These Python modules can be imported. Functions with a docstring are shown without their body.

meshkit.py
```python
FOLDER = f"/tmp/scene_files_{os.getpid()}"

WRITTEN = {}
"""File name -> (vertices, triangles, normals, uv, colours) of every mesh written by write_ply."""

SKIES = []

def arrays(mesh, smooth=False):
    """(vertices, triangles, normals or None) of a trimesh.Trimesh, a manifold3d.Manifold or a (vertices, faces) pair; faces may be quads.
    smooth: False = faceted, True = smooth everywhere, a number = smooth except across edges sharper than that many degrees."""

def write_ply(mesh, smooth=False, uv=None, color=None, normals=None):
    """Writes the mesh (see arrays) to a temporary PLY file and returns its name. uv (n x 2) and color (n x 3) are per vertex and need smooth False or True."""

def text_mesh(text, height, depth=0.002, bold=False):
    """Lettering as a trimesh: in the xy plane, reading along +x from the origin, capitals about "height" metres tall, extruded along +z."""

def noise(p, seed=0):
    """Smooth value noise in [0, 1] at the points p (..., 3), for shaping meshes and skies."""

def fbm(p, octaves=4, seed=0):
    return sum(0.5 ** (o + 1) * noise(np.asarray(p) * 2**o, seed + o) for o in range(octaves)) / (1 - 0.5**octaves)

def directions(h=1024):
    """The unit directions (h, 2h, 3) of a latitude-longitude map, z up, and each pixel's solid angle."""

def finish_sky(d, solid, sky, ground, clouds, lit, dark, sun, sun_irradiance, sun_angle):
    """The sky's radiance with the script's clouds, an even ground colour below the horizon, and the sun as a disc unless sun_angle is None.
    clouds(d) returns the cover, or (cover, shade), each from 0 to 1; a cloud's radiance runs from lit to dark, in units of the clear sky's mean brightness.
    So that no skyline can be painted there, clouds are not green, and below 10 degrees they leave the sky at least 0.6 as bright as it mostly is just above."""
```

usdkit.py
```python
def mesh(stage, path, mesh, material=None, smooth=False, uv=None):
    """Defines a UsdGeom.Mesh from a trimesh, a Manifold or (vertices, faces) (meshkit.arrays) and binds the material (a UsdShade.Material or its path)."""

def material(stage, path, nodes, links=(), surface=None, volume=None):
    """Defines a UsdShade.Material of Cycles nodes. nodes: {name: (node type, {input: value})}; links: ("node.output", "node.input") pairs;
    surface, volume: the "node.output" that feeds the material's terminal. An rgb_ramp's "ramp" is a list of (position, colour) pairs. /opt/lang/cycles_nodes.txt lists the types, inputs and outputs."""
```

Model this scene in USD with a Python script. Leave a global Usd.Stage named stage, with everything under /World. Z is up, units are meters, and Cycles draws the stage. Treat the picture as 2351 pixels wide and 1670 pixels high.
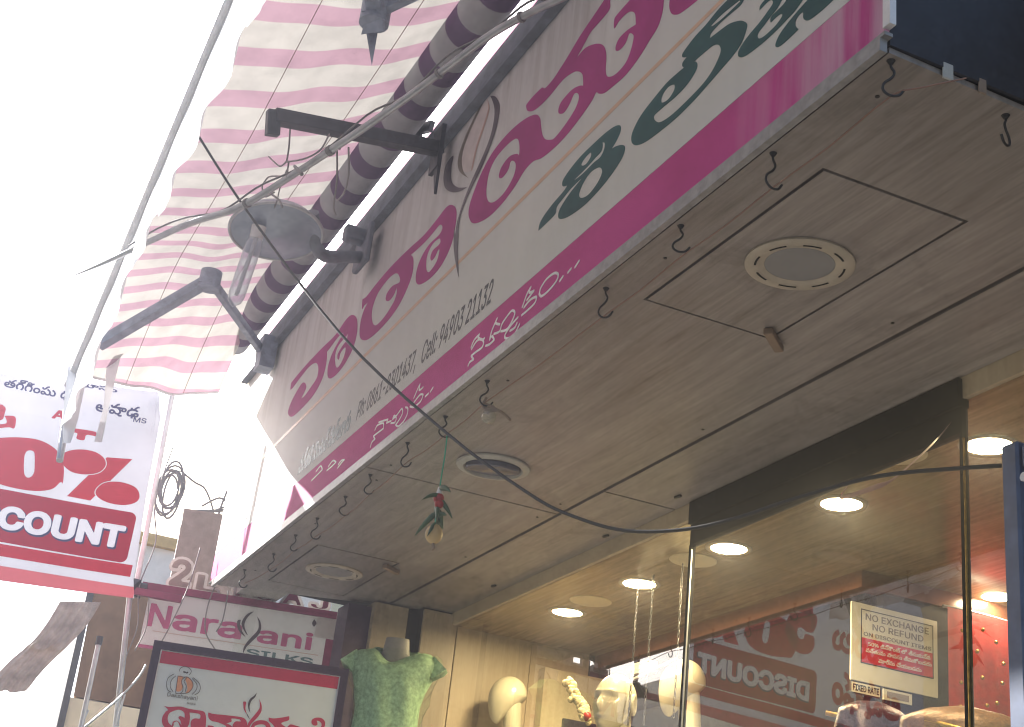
import math, glob, json, random
import numpy as np, trimesh, shapely
from shapely.geometry import Polygon, LineString, Point, box as sbox
from shapely.ops import unary_union
from shapely import affinity
from pxr import Usd, UsdGeom, UsdLux, UsdShade, Gf, Sdf
import manifold3d as m3
import usdkit, meshkit

random.seed(7); rng = np.random.default_rng(7)
stage = Usd.Stage.CreateInMemory()
UsdGeom.SetStageUpAxis(stage, "Z")
UsdGeom.Xform.Define(stage, "/World"); UsdGeom.Scope.Define(stage, "/World/Looks")

# ------------------------------------------------------------- camera, sky, sun, exposure
RIGHT, UP, BACK = (0.417197, 0.90267, 0.105517), (0.323927, -0.256173, 0.91074), (0.849128, -0.345778, -0.399274)
EXPOSURE = 2.0
GLARE_HAZE = 0.006  # density of the volume that imitates lens glare
cam = UsdGeom.Camera.Define(stage, "/World/camera")
cam.AddTransformOp().Set(Gf.Matrix4d(*RIGHT, 0, *UP, 0, *BACK, 0, 0, 0, 1.6, 1))
cam.CreateFocalLengthAttr(50.0); cam.CreateHorizontalApertureAttr(35.44970)
cam.CreateExposureAttr(EXPOSURE); cam.CreateFStopAttr(0.0); cam.CreateFocusDistanceAttr(5.0)
SUN = np.array([-0.82, -0.34, 0.48]); SUN /= np.linalg.norm(SUN)
SUN_ELEV, SUN_ROT = math.asin(SUN[2]), math.atan2(SUN[0], SUN[1])
usdkit.material(stage, "/World/Looks/sky_look", {
    "t": ("sky_texture", {"sky_type": "single_scattering", "sun_disc": False, "sun_elevation": SUN_ELEV, "sun_rotation": SUN_ROT,
                          "aerosol_density": 2.0, "air_density": 1.0}),
    "b": ("background_shader", {"strength": 0.06})}, [("t.color", "b.color")], surface="b.background")
dome = UsdLux.DomeLight.Define(stage, "/World/sky")
UsdShade.MaterialBindingAPI.Apply(dome.GetPrim()).Bind(UsdShade.Material.Get(stage, "/World/Looks/sky_look"))
sun = UsdLux.DistantLight.Define(stage, "/World/sun")
zx = SUN; xx = np.cross([0, 0, 1], zx); xx /= np.linalg.norm(xx); yy = np.cross(zx, xx)
sun.AddTransformOp().Set(Gf.Matrix4d(*map(float, xx), 0, *map(float, yy), 0, *map(float, zx), 0, 0, 0, 0, 1))
sun.CreateIntensityAttr(1.15); sun.CreateAngleAttr(0.53); sun.CreateNormalizeAttr(True); sun.CreateColorAttr(Gf.Vec3f(1, .97, .93))

# ------------------------------------------------------------- helpers
used = {}
def numbered(parent, name):
    k = (parent, name); n = used.get(k, 0); used[k] = n + 1
    return name if n == 0 else f"{name}_{n:03d}"
def setd(p, label=None, cat=None, group=None, kind=None):
    for k, v in (("label", label), ("category", cat), ("group", group), ("kind", kind)):
        if v: p.SetCustomDataByKey(k, v)
def thing(name, label=None, cat=None, group=None, kind=None, loc=(0, 0, 0)):
    x = UsdGeom.Xform.Define(stage, "/World/" + numbered("/World", name))
    if any(loc): x.AddTranslateOp().Set(Gf.Vec3d(*map(float, loc)))
    setd(x.GetPrim(), label, cat, group, kind)
    return str(x.GetPath())
def part(parent, name, mesh, mat, smooth=False, label=None, kind=None):
    path = parent + "/" + numbered(parent, name)
    if isinstance(mesh, (list,)): mesh = cat(mesh)
    m = usdkit.mesh(stage, path, mesh, LOOK[mat], smooth=smooth)
    setd(m.GetPrim(), label=label, kind=kind)
    return path
def solo(name, mesh, mat, label=None, category=None, group=None, kind=None, smooth=False):
    path = "/World/" + numbered("/World", name)
    if isinstance(mesh, (list,)): mesh = cat(mesh)
    m = usdkit.mesh(stage, path, mesh, LOOK[mat], smooth=smooth)
    setd(m.GetPrim(), label, category, group, kind)
    return path
def cat(ms):
    vs, fs, n = [], [], 0
    for m in ms:
        v, f, _ = meshkit.arrays(m); vs.append(v); fs.append(f + n); n += len(v)
    return trimesh.Trimesh(np.vstack(vs), np.vstack(fs), process=False)
def bx(x0, x1, y0, y1, z0, z1):
    b = trimesh.creation.box([abs(x1 - x0), abs(y1 - y0), abs(z1 - z0)]); b.apply_translation([(x0 + x1) / 2, (y0 + y1) / 2, (z0 + z1) / 2]); return b
def rbox(x0, x1, y0, y1, z0, z1, r=.004):
    r = min(r, .45 * min(abs(x1 - x0), abs(y1 - y0), abs(z1 - z0)))
    pts = []
    for sx, a in ((1, min(x0, x1)), (-1, max(x0, x1))):
        for sy, b in ((1, min(y0, y1)), (-1, max(y0, y1))):
            for sz, c in ((1, min(z0, z1)), (-1, max(z0, z1))):
                pts += [[a + sx * r, b + sy * r, c], [a + sx * r, b, c + sz * r], [a, b + sy * r, c + sz * r]]
    return trimesh.convex.convex_hull(np.array(pts))
def hull(pts): return trimesh.convex.convex_hull(np.array(pts, float))
def cr(P, n=4, closed=True):
    """Catmull-Rom through P."""
    P = np.asarray(P, float); N = len(P); out = []
    idx = range(N) if closed else range(N - 1)
    for i in idx:
        if closed: a, b, c, d = P[i - 1], P[i], P[(i + 1) % N], P[(i + 2) % N]
        else: a, b, c, d = P[max(i - 1, 0)], P[i], P[i + 1], P[min(i + 2, N - 1)]
        # no overshoot at sharp corners
        u, v = b - a, c - b; w = d - c
        k1 = 0 if np.dot(u, v) < -.2 * np.linalg.norm(u) * np.linalg.norm(v) else 1
        k2 = 0 if np.dot(v, w) < -.2 * np.linalg.norm(v) * np.linalg.norm(w) else 1
        m1, m2 = k1 * (c - a) / 2, k2 * (d - b) / 2
        L = np.linalg.norm(v)
        for q in (0, 1):
            m = (m1, m2)[q]; l = np.linalg.norm(m)
            if l > 1.2 * L:
                if q == 0: m1 = m1 * 1.2 * L / l
                else: m2 = m2 * 1.2 * L / l
        for t in np.arange(n) / n:
            out.append((2*t**3 - 3*t**2 + 1) * b + (t**3 - 2*t**2 + t) * m1 + (-2*t**3 + 3*t**2) * c + (t**3 - t**2) * m2)
    if not closed: out.append(P[-1])
    return np.array(out)
def tube(path, r, n=8, caps=True):
    P = np.asarray(path, float); N = len(P); r = np.broadcast_to(np.asarray(r, float), (N,))
    T = np.gradient(P, axis=0); T /= np.maximum(np.linalg.norm(T, axis=1, keepdims=True), 1e-9)
    up = np.array([0, 0, 1.]) if abs(T[0][2]) < .9 else np.array([1., 0, 0])
    V = []
    u = np.cross(T[0], up); u /= np.linalg.norm(u)
    for i in range(N):
        u = u - T[i] * (u @ T[i]); u /= np.linalg.norm(u); w = np.cross(T[i], u)
        a = np.arange(n) * 2 * np.pi / n
        V.append(P[i] + r[i] * (np.cos(a)[:, None] * u + np.sin(a)[:, None] * w))
    V = np.vstack(V); F = []
    for i in range(N - 1):
        for k in range(n):
            a, b, c, d = i * n + k, i * n + (k + 1) % n, (i + 1) * n + (k + 1) % n, (i + 1) * n + k
            F += [[a, b, c], [a, c, d]]
    if caps:
        s, e = len(V), len(V) + 1; V = np.vstack([V, P[0], P[-1]])
        for k in range(n):
            F.append([s, (k + 1) % n, k]); F.append([e, (N - 1) * n + k, (N - 1) * n + (k + 1) % n])
    m = trimesh.Trimesh(V, F, process=False); return m
def wire(path, r, n=5, sm=4): return tube(cr(path, sm, closed=False), r, n)
def bar(a, b, w, h, up=(0, 0, 1)):
    """rectangular bar from a to b."""
    a, b = np.array(a, float), np.array(b, float); t = b - a; L = np.linalg.norm(t); t /= L
    s = np.cross(t, up); s /= np.linalg.norm(s); u = np.cross(s, t)
    m = rbox(-w / 2, w / 2, -h / 2, h / 2, 0, L, .002)
    M = np.eye(4); M[:3, 0], M[:3, 1], M[:3, 2], M[:3, 3] = s, u, t, a
    m.apply_transform(M); return m
def place(m, O, ex, ey, ez):
    M = np.eye(4); M[:3, 0], M[:3, 1], M[:3, 2], M[:3, 3] = ex, ey, ez, O
    m = m.copy(); m.apply_transform(M)
    if np.linalg.det(M[:3, :3]) < 0: m.invert()
    return m
def polys(g):
    if g.is_empty: return []
    return [p for p in getattr(g, "geoms", [g]) if p.geom_type == "Polygon" and p.area > 1e-9]
def ext(g, d):
    ms = []
    for p in polys(g):
        p = p.simplify(2e-5)
        try: ms.append(trimesh.creation.extrude_polygon(p, d, engine="earcut"))
        except Exception: pass
    return cat(ms)
class Board:
    """A plane with origin O; ex along, ez up, outward normal n = ex x ez."""
    def __init__(s, O, ex, ez=(0, 0, 1)):
        s.O, s.ex, s.ez = np.array(O, float), np.array(ex, float) / np.linalg.norm(ex), np.array(ez, float); s.n = np.cross(s.ex, s.ez)
    def mesh(s, g, off, d=.0015):
        m = ext(g, d); return place(m, s.O + s.n * off, s.ex, s.ez, s.n)
    def pt(s, u, v, w=0): return s.O + s.ex * u + s.ez * v + s.n * w
FONTS = glob.glob("/opt/blender-*/*/datafiles/fonts")[0]
def glyphs(text, stroke=0, font="Inter.woff2", size=110, wght=None):
    """The lettering as a shapely shape, capitals 1 high."""
    from PIL import Image, ImageDraw, ImageFont
    f = ImageFont.truetype(FONTS + "/" + font, size)
    x0, y0, x1, y1 = f.getbbox(text, anchor="ls", stroke_width=stroke)
    im = Image.new("L", (int(x1 - x0) + 12, int(y1 - y0) + 12))
    ImageDraw.Draw(im).text((6 - x0, 6 - y0), text, 255, f, anchor="ls", stroke_width=stroke)
    on = np.pad(np.asarray(im) > 127, ((0, 0), (1, 1))).astype(np.int8)
    rows, st = np.nonzero(np.diff(on, axis=1) == 1); en = np.nonzero(np.diff(on, axis=1) == -1)[1]
    g = unary_union(shapely.box(st, -rows - 1, en, -rows)).buffer(.9).buffer(-.9).simplify(.6)
    s = 1 / (.728 * size)
    return affinity.affine_transform(g, [s, 0, 0, s, -6 * s, (6 - y0) * s])
TEL = "NotoSansTelugu-VariableFont_wdth,wght.woff2"
def fit(g, x0, x1, y0, y1, shear=0):
    a, b, c, d = g.bounds
    g = affinity.affine_transform(g, [(x1 - x0) / (c - a), 0, 0, (y1 - y0) / (d - b), x0 - a * (x1 - x0) / (c - a), y0 - b * (y1 - y0) / (d - b)])
    return affinity.skew(g, xs=shear, origin=(x0, y0)) if shear else g
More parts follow.
